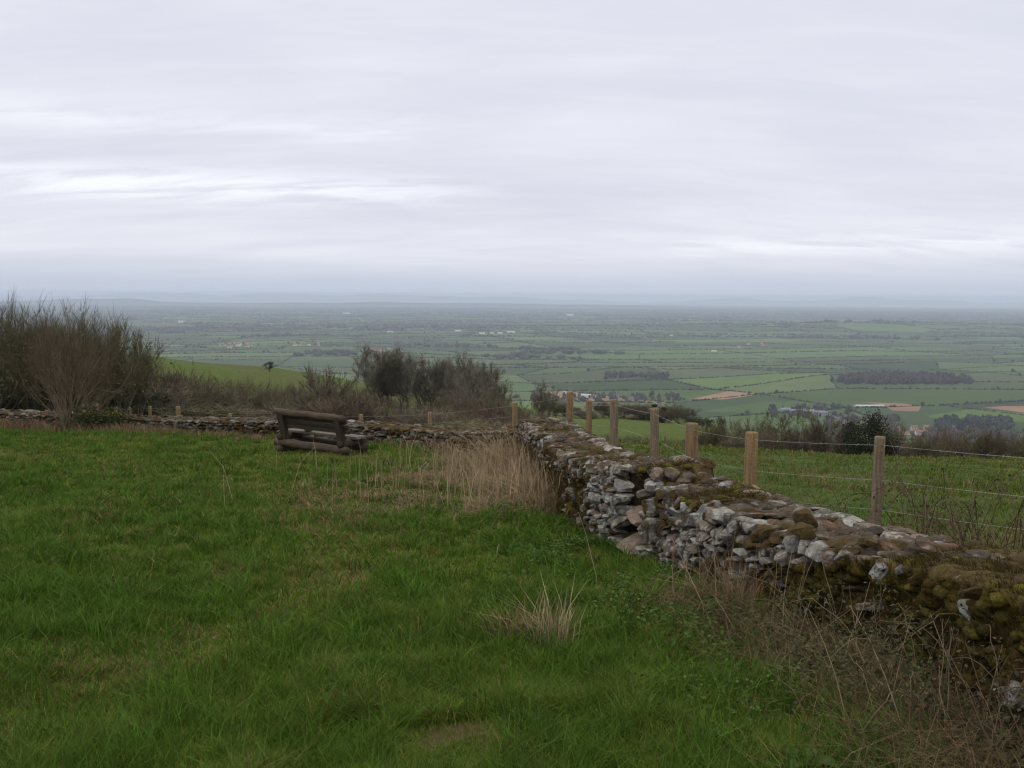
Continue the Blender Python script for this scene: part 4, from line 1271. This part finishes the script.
# trees and scrub just over the brow of the right hand field
put(T_RND[2], 779, 58, 4, 'rounded leafless tree behind the fence left of the dark evergreen', None, h0=(8, 8.5), top=411, W=3.6)
put(S_BRN[0], 752, 54, 3, 'brown leafless shrub left of the rounded tree over the field brow', None, 'shrub', h0=(4, 5), top=422, W=3)
put(S_BRN[1], 714, 52, 3, 'greenish leafless shrub at the left end of the field brow', None, 'shrub', h0=(4, 5), top=424, W=3.0)
put(S_BRN[2], 800, 55, 3, 'low brown leafless shrub right of the rounded tree', None, 'shrub', h0=(4, 5), top=428, W=3)
put(T_RND[1], 832, 52, 4, 'dark leafless tree close left of the dark evergreen', None, h0=(8, 8.5), top=414, W=3.0)
put(E_DARK, 871, 49, 3, 'dense dark evergreen shrub behind the wire fence', None, 'shrub', h0=(4, 4.4), top=410, W=2.9)
put(S_BRN[0], 896, 54, 3, 'brown leafless shrub leaning on the right of the dark evergreen', None, 'shrub', h0=(4, 5), top=424, W=2.6)
put(S_BRN[2], 851, 57, 3, 'brown leafless shrub between dark tree and evergreen', None, 'shrub', h0=(4, 5), top=421, W=2.4)
G4 = 'brown scrub over the brow at right'
for i, (px, top) in enumerate(((735, 436), (765, 434), (818, 432), (910, 441), (928, 436), (945, 434), (962, 433), (980, 432), (998, 434), (1015, 436), (1035, 436), (955, 440), (990, 440), (1012, 441), (1030, 444))):
    put(S_BRN[i % 3], px, rs.uniform(50, 62), 3, 'brown leafless scrub bush over the brow of the right field', G4, 'shrub', h0=(4, 5), top=top, W=rs.uniform(2.4, 3.4))

# gorse on the low wall
rs2 = np.random.default_rng(66)
p = at(101, 424, 28.1)
gorse = empty('gorse_bush', (p[0], 28.05, gz(p[0], 28.05))); tag(gorse, 'low green gorse bush with yellow flowers growing over the low wall', 'bush')
n = 2600
P = rs2.normal(0, 1, (n, 3)) * np.array([0.42, 0.2, 0.16]) + np.array([0, 0.0, 0.40]); P[:, 2] = np.clip(P[:, 2], 0.02, 0.72)
g = Geo(); g.leaves(P, rs2.uniform(0.04, 0.09, n), np.array([0.045, 0.055, 0.016]) * rs2.uniform(0.6, 1.4, n)[:, None]); g.build('foliage', M_LEAF, gorse)
n = 45
P = rs2.normal(0, 1, (n, 3)) * np.array([0.30, 0.16, 0.05]) + np.array([0.1, -0.05, 0.62])
g = Geo(); g.leaves(P, 0.06, np.array([0.32, 0.25, 0.02])); tag(g.build('flowers', M_LEAF, gorse), kind='stuff')

# ------------------------------------------------------------------ grass
gr = np.random.default_rng(401)


def sample_wedge(n, y0, y1, half=0.62, power=1.0):
    """density falling as 1/Y^2: ln-uniform in Y"""
    y = np.exp(gr.uniform(math.log(y0), math.log(y1), n)); x = gr.uniform(-half, half, n) * (y + 0.6)
    return x, y


x, y = sample_wedge(950000, 2.9, 31)
zn = zone(x, y); so = soil_amt(x, y)
keep = (zn == 0) & (gr.random(len(x)) > so * 0.9)
x = x[keep]; y = y[keep]; n = len(x)
tus = 0.55 * fbm(x / 0.5, y / 0.5, 411, 3) + 0.45 * fbm(x / 0.19, y / 0.19, 415, 3); big = fbm(x / 2.2, y / 2.2, 421, 2); hue = fbm(x / 1.3 + 9, y / 1.3, 431, 3)
st = straw_amt(x, y)
h = 0.036 + 0.066 * sst(0.46, 0.74, tus) + 0.02 * sst(0.4, 0.7, big)
pth = path_amt(x, y)
h = h * (1 - 0.25 * pth)
h = h * (1 - 0.25 * sst(0.3, 0.8, st)) * gr.uniform(0.6, 1.35, n) * (1 - 0.6 * np.exp(-((x + 3.5) / 1.4) ** 2 - ((y - 18.2) / 1.2) ** 2))
wallside = 1 - sst(0.15, 1.1, rwx(np.clip(y, 3, 17.3)) - x)
h = h * (1 - 0.15 * wallside * (y < 17))
h = np.where((np.abs(x + 0.27) < 0.24) & (np.abs(y - 4.05) < 0.28), np.minimum(h, 0.035), h)
w = np.clip(0.0009 * y, 0.0032, 0.016) * gr.uniform(0.7, 1.3, n)
gA = np.array([0.066, 0.126, 0.010]); gB = np.array([0.092, 0.138, 0.014]); gC = np.array([0.038, 0.084, 0.008]); gS = np.array([0.24, 0.175, 0.08]); gD = np.array([0.12, 0.095, 0.035])
m1 = sst(0.35, 0.65, hue)[:, None]; m2 = sst(0.45, 0.62, tus)[:, None]
c = gA * (1 - m1) + gB * m1
c = c * (1 - 0.55 * m2) + gC * 0.55 * m2
lg = sst(0.42, 0.66, fbm(x / 3.2 + 2, y / 4.0 + 5, 441, 2))[:, None]
c = c * (1 - 0.5 * lg) + np.array([0.118, 0.152, 0.020]) * 0.5 * lg
isst = gr.random(n) < (0.06 + 0.15 * pth + 0.46 * st + 0.20 * sst(0.56, 0.70, fbm(x / 0.33 + 3, y / 0.33, 417, 3)))
sc_ = np.where(gr.random(n)[:, None] < 0.5, gS, gD)
c = np.where(isst[:, None], sc_, c) * gr.uniform(0.7, 1.3, n)[:, None]
nc = 7500; cx_, cy_ = sample_wedge(nc, 2.9, 30)
kq = 26
ch_ = gr.uniform(0.5, 1.5, nc)
qx = (cx_[:, None] + gr.normal(0, 1, (nc, kq)) * (0.035 * ch_)[:, None] * (1 + 0.04 * cy_[:, None])).ravel(); qy = (cy_[:, None] + gr.normal(0, 1, (nc, kq)) * (0.035 * ch_)[:, None] * (1 + 0.04 * cy_[:, None])).ravel()
qh = np.repeat(ch_, kq) * gr.uniform(0.05, 0.16, nc * kq); dark = np.repeat(gr.uniform(0.7, 1.25, nc), kq)
qc = (gC * 0.6 + gA * 0.4)[None] * dark[:, None] * gr.uniform(0.8, 1.25, nc * kq)[:, None]
okq = ~((np.abs(qx + 0.27) < 0.22) & (np.abs(qy - 4.08) < 0.28)) & (gr.random(nc * kq) > 0.7 * path_amt(qx, qy)) & (zone(qx, qy) == 0) & (soil_amt(qx, qy) < 0.3) & (np.hypot(qx + 3.5, qy - 18.4) > 1.3)
x = np.concatenate([x, qx[okq]]); y = np.concatenate([y, qy[okq]]); h = np.concatenate([h, qh[okq]]); c = np.vstack([c, qc[okq]]); w = np.concatenate([w, np.clip(0.001 * qy[okq], 0.0035, 0.016) * gr.uniform(0.7, 1.3, okq.sum())]); n = len(x)
z = ground_z(x, y) - 0.006
g = Geo(); g.blades(np.stack([x, y, z], -1), gr.uniform(0, 6.28, n), gr.uniform(0.1, 1.6, n), h, w, c)
tag(g.build('grass', M_GRASS), 'green rough grass growing on the bench side of the walls', 'grass', kind='stuff')

# turf of the field beyond the wall
x, y = sample_wedge(200000, 5.0, 48, 0.72)
zn = zone(x, y); keep = zn == 1
x = x[keep]; y = y[keep]; n = len(x)
tus = fbm(x / 0.8, y / 0.8, 511, 3); hue = fbm(x / 3 + 9, y / 3, 531, 3); strawy = sst(0.46, 0.66, fbm(x / 2.5, y / 4, 541, 3)) * 0.7 + 0.75 * sst(18, 34, y) + 0.3 * np.exp(-((x - rwx(np.clip(y, 3, 17)) - 0.9) / 0.5) ** 2)
h = (0.04 + 0.10 * sst(0.45, 0.85, tus)) * gr.uniform(0.6, 1.4, n)
w = np.clip(0.0011 * y, 0.004, 0.03) * gr.uniform(0.7, 1.3, n)
c = np.array([0.060, 0.110, 0.011]) * (1 - hue[:, None]) + np.array([0.084, 0.102, 0.018]) * hue[:, None]
isst = gr.random(n) < 0.08 + 0.45 * strawy
c = np.where(isst[:, None], np.array([0.17, 0.13, 0.06]), c) * gr.uniform(0.7, 1.3, n)[:, None]
z = ground_z(x, y) - 0.01
g = Geo(); g.blades(np.stack([x, y, z], -1), gr.normal(0.6, 1.8, n), gr.uniform(0.1, 1.0, n), h, w, c)
tag(g.build('field_grass', M_GRASS), 'tussocky green grass of the field beyond the walls', 'grass', kind='stuff')

# tall dead grass in front of the corner, verge straw under the low wall
g = Geo()
n = 60000
y = gr.uniform(10.8, 18.2, n); d = gr.exponential(0.85, n); x = rwx(np.clip(y, 3, 17.3)) - d - 0.02
pr = sst(10.8, 12.6, y) * (1 - sst(17.2, 18.2, y)) * sst(0.30, 0.62, fbm(x / 0.5, y / 0.5, 611, 2) + 0.15)
keep = (gr.random(n) < pr * 0.42 * (0.15 + 1.3 * sst(0.42, 0.6, fbm(x / 0.3, y / 0.3, 617, 2)))) & (d < 2.4) & (zone(x, y) == 0)
x = x[keep]; y = y[keep]; d = d[keep]; n = len(x)
h = np.clip(0.60 - 0.30 * d, 0.10, 1) * gr.uniform(0.15, 1.2, n) ** 1.3 * (0.35 + 1.1 * vn(x * 3.1, y * 3.1, 612)) * (0.7 + 0.5 * sst(13, 16, y))
c = np.array([0.245, 0.188, 0.115]) * gr.uniform(0.4, 1.4, n)[:, None]; c[gr.random(n) < 0.25] *= np.array([0.6, 0.52, 0.45])
g.blades(np.stack([x, y, ground_z(x, y) - 0.02], -1), gr.uniform(0, 6.28, n), np.where(gr.random(n) < 0.62, gr.uniform(0.8, 3.0, n), np.abs(gr.normal(0, 0.7, n))), h, gr.uniform(0.004, 0.009, n), c, droop=0.1)
n = 620
y = gr.uniform(11.6, 17.6, n); x = rwx(y) - gr.exponential(0.62, n) - 0.05
g.blades(np.stack([x, y, ground_z(x, y) - 0.02], -1), gr.uniform(0, 6.28, n), np.abs(gr.normal(0, 0.35, n)), gr.uniform(0.5, 0.85, n), gr.uniform(0.005, 0.009, n), np.array([0.34, 0.26, 0.17]) * gr.uniform(0.6, 1.3, n)[:, None], droop=0.05)
# verge
n = 24000
x = gr.uniform(-19, -0.6, n); d = gr.exponential(0.42, n); y = lwy(x) - d
pr = sst(0.30, 0.6, fbm(x / 0.9, y / 0.9, 621, 2) + 0.1) * np.interp(x, [-19, -13, -6, -4.5, -3, -1.6, -0.6], [1, 1, 0.9, 0.35, 0.2, 0.5, 1])
keep = gr.random(n) < pr * 0.6; x = x[keep]; y = y[keep]; n = len(x)
h = gr.uniform(0.06, 0.36, n) * np.interp(x, [-19, -13, -9, -6, -3, -1], [1.5, 1.3, 0.8, 0.5, 0.5, 1.1])
c = np.array([0.21, 0.145, 0.09]) * gr.uniform(0.4, 1.3, n)[:, None]
g.blades(np.stack([x, y, ground_z(x, y) - 0.02], -1), gr.uniform(0, 6.28, n), np.abs(gr.normal(0, 0.7, n)), h, gr.uniform(0.008, 0.018, n), c, droop=0.1)
# flattened dead patch
n = 26000
x = gr.normal(-1.1, 0.75, n); y = gr.normal(13.6, 1.25, n)
keep = (gr.random(n) < sst(0.35, 0.65, fbm(x / 0.4, y / 0.4, 631, 2))) & (zone(x, y) == 0); x = x[keep]; y = y[keep]; n = len(x)
c = np.array([0.20, 0.142, 0.085]) * gr.uniform(0.4, 1.4, n)[:, None]
g.blades(np.stack([x, y, ground_z(x, y)], -1), gr.uniform(0, 6.28, n), gr.uniform(0.5, 2.5, n), gr.uniform(0.04, 0.16, n), gr.uniform(0.006, 0.012, n), c, droop=0.3)
# under the bramble tangle at the near wall
n = 17000
y = 3.4 + 3.4 * gr.random(n) ** 1.4; d = np.abs(gr.normal(0, 0.33, n)); x = rwx(y) - 0.12 - d
keep = gr.random(n) < 0.7; x = x[keep]; y = y[keep]; n = len(x)
c = np.array([0.130, 0.094, 0.052]) * gr.uniform(0.25, 1.4, n)[:, None]
g.blades(np.stack([x, y, ground_z(x, y)], -1), gr.uniform(0, 6.28, n), gr.uniform(0.3, 2.2, n), gr.uniform(0.05, 0.26, n), gr.uniform(0.002, 0.005, n), c, droop=0.2)
tag(g.build('dead_grass', M_STRAW), 'pale dead grass standing along the foot of the stone walls', 'grass', kind='stuff')

# leafy weeds at the foot of the wall
g = Geo()
n = 22000
y = gr.uniform(4.2, 9.6, n); d = np.abs(gr.normal(0, 0.55, n)) + 0.03; x = rwx(y) - d - 0.06
pr = sst(0.42, 0.62, fbm(x / 0.35, y / 0.35, 641, 2)); keep = (gr.random(n) < pr) & (zone(x, y) == 0)
x = x[keep]; y = y[keep]; n = len(x)
hh = gr.uniform(0.02, 0.12, n) * (0.5 + vn(x * 3, y * 3, 643))
g.leaves(np.stack([x, y, ground_z(x, y) + hh], -1), gr.uniform(0.014, 0.034, n), np.array([0.044, 0.090, 0.013]) * gr.uniform(0.5, 1.5, n)[:, None], flat=0.5)
tag(g.build('weeds', M_LEAF), 'low leafy green weeds along the foot of the near wall', 'weeds', kind='stuff')


# ------------------------------------------------------------------ separate tufts, stalks, brambles, dock
def tuft(px, py, Y_, n, h, spread, col, label, group, lean=0.35, w=0.005):
    x = at(px, py, Y_)[0]; z0 = gz(x, Y_)
    g = Geo()
    P = gr.normal(0, spread, (n, 3)); 
    P[:, 2] = ground_z(x + P[:, 0], Y_ + P[:, 1]) - z0 - 0.01
    hd = np.arctan2(P[:, 1], P[:, 0]) + gr.normal(0, 0.8, n)
    g.blades(P, hd, np.abs(gr.normal(0, lean, n)), h * gr.uniform(0.4, 1.25, n), w * gr.uniform(0.6, 1.3, n), np.array(col) * gr.uniform(0.5, 1.3, n)[:, None], droop=0.05)
    o = g.build('dry_grass_tuft', M_STRAW, loc=(x, Y_, z0)); tag(o, label, 'grass tuft', group)


GT = 'dry tufts standing in the grass'
tuft(553, 650, 5.75, 180, 0.33, 0.055, (0.32, 0.26, 0.16), 'tall pale straw tuft standing in the grass before the wall', GT, 0.5)
tuft(508, 645, 5.85, 170, 0.19, 0.055, (0.22, 0.14, 0.09), 'short reddish brown tuft left of the tall straw tuft', GT, 0.9)
tuft(740, 600, 6.55, 260, 0.40, 0.10, (0.26, 0.17, 0.10), 'hanging straw clump against the near wall below its mossy part', GT, 0.9, 0.004)
tuft(300, 528, 9.9, 150, 0.13, 0.08, (0.20, 0.12, 0.07), 'small brown tuft in the grass below the bench', GT, 0.8)
tuft(245, 577, 7.8, 150, 0.09, 0.09, (0.20, 0.14, 0.08), 'flat brownish tuft in the middle of the grass', GT, 0.9)
tuft(355, 520, 10.3, 150, 0.12, 0.042, (0.17, 0.11, 0.065), 'small brown tuft right of the one below the bench', GT, 0.8)


def bramble(cx, cy, n, span, hgt, seed, label, group, leafn=160, stemc=(0.10, 0.065, 0.05), leafc=(0.05, 0.05, 0.022), yspan=None, bound=None, z0=None, rk=1.0):
    rs = np.random.default_rng(seed)
    root = empty('bramble', (cx, cy, gz(cx, cy))); tag(root, label, 'bramble', group)
    S = Geo(); Lp = []
    for i in range(n):
        yb = rs.uniform(-1, 1) * (yspan or span); xb = rs.uniform(-1, 1) * span * 0.5
        th = rs.uniform(0, 6.28); ln = rs.uniform(0.3, 1.0) * span * 1.5
        H = hgt * rs.uniform(0.3, 1.1)
        k = np.linspace(0, 1, 10)
        pts = np.stack([xb + np.cos(th) * ln * k, yb + np.sin(th) * ln * k, H * 4 * k * (1 - k * rs.uniform(0.6, 1.0)) * 0.9], -1) + rs.normal(0, 0.007, (10, 3))
        gx = ground_z(cx + pts[:, 0], cy + pts[:, 1]) - gz(cx, cy)
        pts[:, 2] = np.maximum(pts[:, 2], 0.0) + gx
        if bound is not None:
            over = bound(cx + pts[:, 0], cy + pts[:, 1])
            pts[:, 0] += over
        S.tube(pts, np.linspace(0.0027, 0.0013, 10) * rk, 4, np.array([*stemc, 0]) * rs.uniform(0.6, 1.5), cap=False)
        Lp.append(pts[2:])
    S.build('stems', M_BARK, root, smooth=True)
    Lp = np.vstack(Lp)
    P = Lp[rs.integers(0, len(Lp), leafn)] + rs.normal(0, 0.03, (leafn, 3))
    K = Geo(); K.leaves(P, rs.uniform(0.012, 0.030, leafn), np.array(leafc) * rs.uniform(0.5, 1.6, leafn)[:, None], flat=0.3); K.build('leaves', M_LEAF, root)
    return root


GB = 'brambles along the near wall'
bl = lambda xx, yy: np.minimum(0, (rwx(np.clip(yy, 3, 17)) - 0.03) - xx)
br_ = lambda xx, yy: np.maximum(0, (rwx(np.clip(yy, 3, 17)) + RTH + 0.05) - xx)
bramble(1.72, 4.5, 40, 0.45, 0.36, 1, 'dense bramble tangle at the wall foot in the bottom right corner', GB, 1500, (0.105, 0.08, 0.052), (0.040, 0.046, 0.016), bound=bl, yspan=0.5)
bramble(1.60, 5.3, 32, 0.42, 0.30, 2, 'brown bramble tangle against the mossy wall, left of the corner one', GB, 1300, (0.105, 0.082, 0.054), (0.042, 0.046, 0.017), bound=bl, yspan=0.5)
bramble(1.35, 6.3, 10, 0.35, 0.22, 3, 'sparse bramble stems below the stony part of the wall', GB, 90, (0.12, 0.09, 0.06), (0.05, 0.05, 0.02), bound=bl, yspan=0.4)
bramble(1.95, 3.6, 34, 0.40, 0.45, 4, 'bramble stems nearest the photographer at the right edge', GB, 1300, (0.11, 0.075, 0.05), (0.04, 0.036, 0.016), bound=bl, yspan=0.45)
GB2 = 'brambles between wall and fence'
bramble(3.15, 7.3, 50, 0.55, 0.78, 5, 'arching bramble between the rightmost fence post and the wall', GB2, 1000, (0.085, 0.055, 0.042), (0.050, 0.036, 0.022), bound=br_, rk=1.6)
bramble(3.05, 6.2, 56, 0.5, 0.66, 6, 'bramble with dark leaves behind the mossy wall at the right edge', GB2, 1200, (0.09, 0.06, 0.044), (0.050, 0.042, 0.020), bound=br_, rk=1.6)
bramble(2.55, 7.6, 30, 0.40, 0.50, 7, 'thin bramble left of the rightmost fence post', GB2, 600, (0.085, 0.055, 0.042), (0.050, 0.034, 0.022), bound=br_, rk=1.6)

# dead stalks standing in the tangle
ds = np.random.default_rng(88)
g = Geo()
for i in range(95):
    y = ds.uniform(3.7, 7.2); x = float(rwx(y)) - abs(ds.normal(0.12, 0.22)) - 0.06; z = gz(x, y)
    th = ds.uniform(0, 6.28); ln = ds.uniform(0.0, 0.35); H = ds.uniform(0.15, 0.62)
    k = np.linspace(0, 1, 5)
    pts = np.stack([x + math.cos(th) * ln * k ** 1.5, y + math.sin(th) * ln * k ** 1.5, z + H * k], -1) + ds.normal(0, 0.006, (5, 3))
    pts[:, 0] = np.minimum(pts[:, 0], rwx(pts[:, 1]) - 0.02)
    g.tube(pts, np.linspace(0.0028, 0.0012, 5), 4, np.array([0.22, 0.17, 0.115, 0]) * ds.uniform(0.5, 1.3), cap=False)
tag(g.build('dead_stalks', M_BARK, smooth=True), 'dead stalks standing and leaning among the brambles at the wall foot', 'stalks', kind='stuff')


def dock(x, y, n, ln, label, seed):
    rs = np.random.default_rng(seed); z = gz(x, y)
    root = empty('dock_plant', (x, y, z)); tag(root, label, 'plant', 'broad leaved plants in the grass')
    for i in range(n):
        th = 6.28 * i / n + rs.normal(0, 0.3); L_ = ln * rs.uniform(0.7, 1.2); W_ = L_ * 0.17; k = np.linspace(0, 1, 8)
        el = rs.uniform(0.5, 1.2)
        out = L_ * k * math.cos(el * 0.8); zz = L_ * (k * math.sin(el) - 0.55 * k ** 2.2)
        wd = W_ * np.sin(np.clip(k, 0, 1) ** 0.8 * math.pi * 0.97 + 0.05) + 0.004
        d = np.array([math.cos(th), math.sin(th)]); s = np.array([-d[1], d[0]])
        V = []
        for j in range(8):
            for q in (-1, 0, 1):
                xy = d * out[j] + s * wd[j] * q
                V.append((xy[0], xy[1], zz[j] + 0.02 + abs(q) * wd[j] * 0.35))
        Fq = np.array([[j * 3 + q, j * 3 + q + 1, j * 3 + q + 4, j * 3 + q + 3] for j in range(7) for q in range(2)])
        g = Geo(); g.add(V, Fq, np.array([0.055, 0.105, 0.020, 0]) * rs.uniform(0.7, 1.3)); g.build('leaf', M_LEAF, root, smooth=True)


dock(1.16, 3.75, 8, 0.15, 'broad leaved dock plant at the bottom edge below the brambles', 1)
dock(0.86, 4.05, 6, 0.09, 'smaller broad leaved plant left of the bottom edge dock', 2)

# ------------------------------------------------------------------ haze
bm = bmesh.new(); bmesh.ops.create_cube(bm, size=1)
for v in bm.verts:
    v.co = Vector((v.co.x * 110000, v.co.y * 110000, -420 if v.co.z < 0 else 9.0))
me = bpy.data.meshes.new('haze'); bm.to_mesh(me); bm.free()
hz = bpy.data.objects.new('haze', me); COLL.objects.link(hz); tag(hz, kind='stuff')
m, N, L = new_mat('haze_air')
out = N.new('ShaderNodeOutputMaterial'); pv = N.new('ShaderNodeVolumePrincipled')
pv.inputs['Color'].default_value = (0.70, 0.79, 1.0, 1); pv.inputs['Density'].default_value = 8.5e-5; pv.inputs['Anisotropy'].default_value = 0.1
L.new(pv.outputs[0], out.inputs['Volume']); me.materials.append(m)

# ------------------------------------------------------------------ sky and light
SUN_EL, SUN_AZ = 42.0, -120.0
world = bpy.data.worlds.new('World'); scene.world = world; world.use_nodes = True
N = world.node_tree.nodes; L = world.node_tree.links; N.clear()
out = N.new('ShaderNodeOutputWorld'); bg = N.new('ShaderNodeBackground'); bg.inputs['Strength'].default_value = 0.1
sky = N.new('ShaderNodeTexSky'); sky.sky_type = 'NISHITA'; sky.sun_disc = False; sky.sun_elevation = R(SUN_EL); sky.sun_rotation = R(SUN_AZ); sky.air_density = 1.0; sky.dust_density = 2.0
tc = N.new('ShaderNodeTexCoord'); sp = N.new('ShaderNodeSeparateXYZ'); L.new(tc.outputs['Generated'], sp.inputs[0])


def mth(op, a, b=None, clamp=False):
    n = N.new('ShaderNodeMath'); n.operation = op; n.use_clamp = clamp
    for i, v in enumerate((a, b)):
        if v is None: continue
        if isinstance(v, (int, float)): n.inputs[i].default_value = v
        else: L.new(v, n.inputs[i])
    return n.outputs[0]


zc = mth('MAXIMUM', sp.outputs['Z'], 0.0); zd = mth('ADD', zc, 0.20)
px_ = mth('DIVIDE', sp.outputs['X'], zd); py_ = mth('DIVIDE', sp.outputs['Y'], zd)


def cloud(sx, sy, scale, detail, rough, dist=0.0, off=0.0):
    cb = N.new('ShaderNodeCombineXYZ'); L.new(mth('ADD', mth('MULTIPLY', px_, sx), off), cb.inputs[0]); L.new(mth('MULTIPLY', py_, sy), cb.inputs[1])
    n = N.new('ShaderNodeTexNoise'); n.inputs['Scale'].default_value = scale; n.inputs['Detail'].default_value = detail; n.inputs['Roughness'].default_value = rough; n.inputs['Distortion'].default_value = dist
    L.new(cb.outputs[0], n.inputs['Vector']); return n.outputs['Fac']


c1 = cloud(0.55, 1.5, 1.1, 6, 0.55, 0.6); c2 = cloud(1.1, 3.6, 2.0, 8, 0.6, 0.5, 7.0)
mix = mth('ADD', mth('MULTIPLY', c1, 0.72), mth('MULTIPLY', c2, 0.28))
cr = N.new('ShaderNodeValToRGB')
e = cr.color_ramp.elements
e[0].position = 0.28; e[0].color = (0.695, 0.715, 0.820, 1)
e[1].position = 0.74; e[1].color = (0.900, 0.915, 0.980, 1)
k = e.new(0.50); k.color = (0.790, 0.808, 0.900, 1)
L.new(mix, cr.inputs['Fac'])
# paler, yellower break in the cloud low on the left, and a fainter one low on the right
def band(el, width, x0, x1, amp, nz):
    d = mth('DIVIDE', mth('SUBTRACT', sp.outputs['Z'], el), width)
    gsn = mth('POWER', 2.718, mth('MULTIPLY', mth('MULTIPLY', d, d), -1.0))
    mr = N.new('ShaderNodeMapRange'); mr.interpolation_type = 'SMOOTHSTEP'; mr.inputs['From Min'].default_value = x0; mr.inputs['From Max'].default_value = x1
    L.new(sp.outputs['X'], mr.inputs['Value'])
    q = N.new('ShaderNodeMapRange'); q.inputs['From Min'].default_value = 0.42; q.inputs['From Max'].default_value = 0.58; L.new(nz, q.inputs['Value'])
    return mth('MULTIPLY', mth('MULTIPLY', gsn, mr.outputs[0]), mth('MULTIPLY', q.outputs[0], amp))


c3 = cloud(1.3, 4.2, 1.6, 7, 0.6, 0.6, 3.0)
b1 = band(0.099, 0.015, 0.03, -0.14, 0.19, c3); b2 = band(0.048, 0.010, 0.05, 0.25, 0.13, c3); b3 = band(0.155, 0.012, 0.02, -0.16, 0.10, c3)
bsum = mth('ADD', mth('ADD', b1, b2), b3)
va = N.new('ShaderNodeMix'); va.data_type = 'RGBA'; va.blend_type = 'ADD'; va.inputs['Factor'].default_value = 1.0
cb = N.new('ShaderNodeCombineColor'); L.new(bsum, cb.inputs[0]); L.new(bsum, cb.inputs[1]); L.new(mth('MULTIPLY', bsum, 0.9), cb.inputs[2])
L.new(cr.outputs['Color'], va.inputs['A']); L.new(cb.outputs[0], va.inputs['B'])
hzm = N.new('ShaderNodeMapRange'); hzm.interpolation_type = 'SMOOTHSTEP'; hzm.inputs['From Min'].default_value = 0.045; hzm.inputs['From Max'].default_value = 0.0; hzm.inputs['To Max'].default_value = 0.85
L.new(sp.outputs['Z'], hzm.inputs['Value'])
hx = N.new('ShaderNodeMix'); hx.data_type = 'RGBA'; L.new(hzm.outputs[0], hx.inputs['Factor']); L.new(va.outputs['Result'], hx.inputs['A']); hx.inputs['B'].default_value = (0.535, 0.60, 0.725, 1)
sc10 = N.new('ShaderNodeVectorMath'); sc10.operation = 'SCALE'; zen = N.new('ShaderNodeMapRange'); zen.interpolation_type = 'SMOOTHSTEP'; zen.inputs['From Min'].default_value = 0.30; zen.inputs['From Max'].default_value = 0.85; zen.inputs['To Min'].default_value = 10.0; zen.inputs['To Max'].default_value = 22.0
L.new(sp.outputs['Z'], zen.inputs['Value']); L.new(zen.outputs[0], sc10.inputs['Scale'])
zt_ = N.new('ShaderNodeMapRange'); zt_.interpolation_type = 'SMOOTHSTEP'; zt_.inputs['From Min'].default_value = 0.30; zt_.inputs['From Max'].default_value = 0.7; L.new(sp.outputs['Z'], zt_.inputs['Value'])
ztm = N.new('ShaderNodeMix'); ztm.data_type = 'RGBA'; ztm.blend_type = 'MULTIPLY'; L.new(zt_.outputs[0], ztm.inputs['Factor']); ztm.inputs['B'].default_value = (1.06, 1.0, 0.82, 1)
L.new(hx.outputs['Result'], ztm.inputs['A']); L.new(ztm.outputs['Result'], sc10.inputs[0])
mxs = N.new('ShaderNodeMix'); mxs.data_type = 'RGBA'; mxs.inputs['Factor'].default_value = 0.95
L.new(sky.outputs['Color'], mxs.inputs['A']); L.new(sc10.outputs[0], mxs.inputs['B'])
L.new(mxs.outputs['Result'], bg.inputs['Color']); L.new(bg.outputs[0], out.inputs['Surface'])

sun = bpy.data.lights.new('sun', 'SUN'); sun.energy = 0.5; sun.angle = R(20); sun.color = (1.0, 0.96, 0.90)
so_ = bpy.data.objects.new('sun', sun); COLL.objects.link(so_)
az = R(SUN_AZ); el = R(SUN_EL)
dirv = Vector((math.sin(az) * math.cos(el), math.cos(az) * math.cos(el), math.sin(el)))
so_.rotation_euler = dirv.to_track_quat('Z', 'Y').to_euler()

# ------------------------------------------------------------------ render settings
scene.view_settings.view_transform = 'Standard'; scene.view_settings.look = 'None'; scene.view_settings.exposure = 0.0; scene.view_settings.gamma = 1.0
scene.view_settings.use_curve_mapping = False
cy = scene.cycles if hasattr(scene, 'cycles') else None
scene.render.engine = 'CYCLES'
cy = scene.cycles
cy.max_bounces = 6; cy.diffuse_bounces = 3; cy.glossy_bounces = 2; cy.transmission_bounces = 3; cy.transparent_max_bounces = 6; cy.volume_bounces = 4
cy.use_adaptive_sampling = True; cy.adaptive_threshold = 0.01
cy.use_denoising = True
try:
    cy.denoiser = 'OPENIMAGEDENOISE'; cy.denoising_input_passes = 'RGB_ALBEDO_NORMAL'; cy.denoising_prefilter = 'ACCURATE'
except Exception:
    pass
cy.filter_width = 1.25
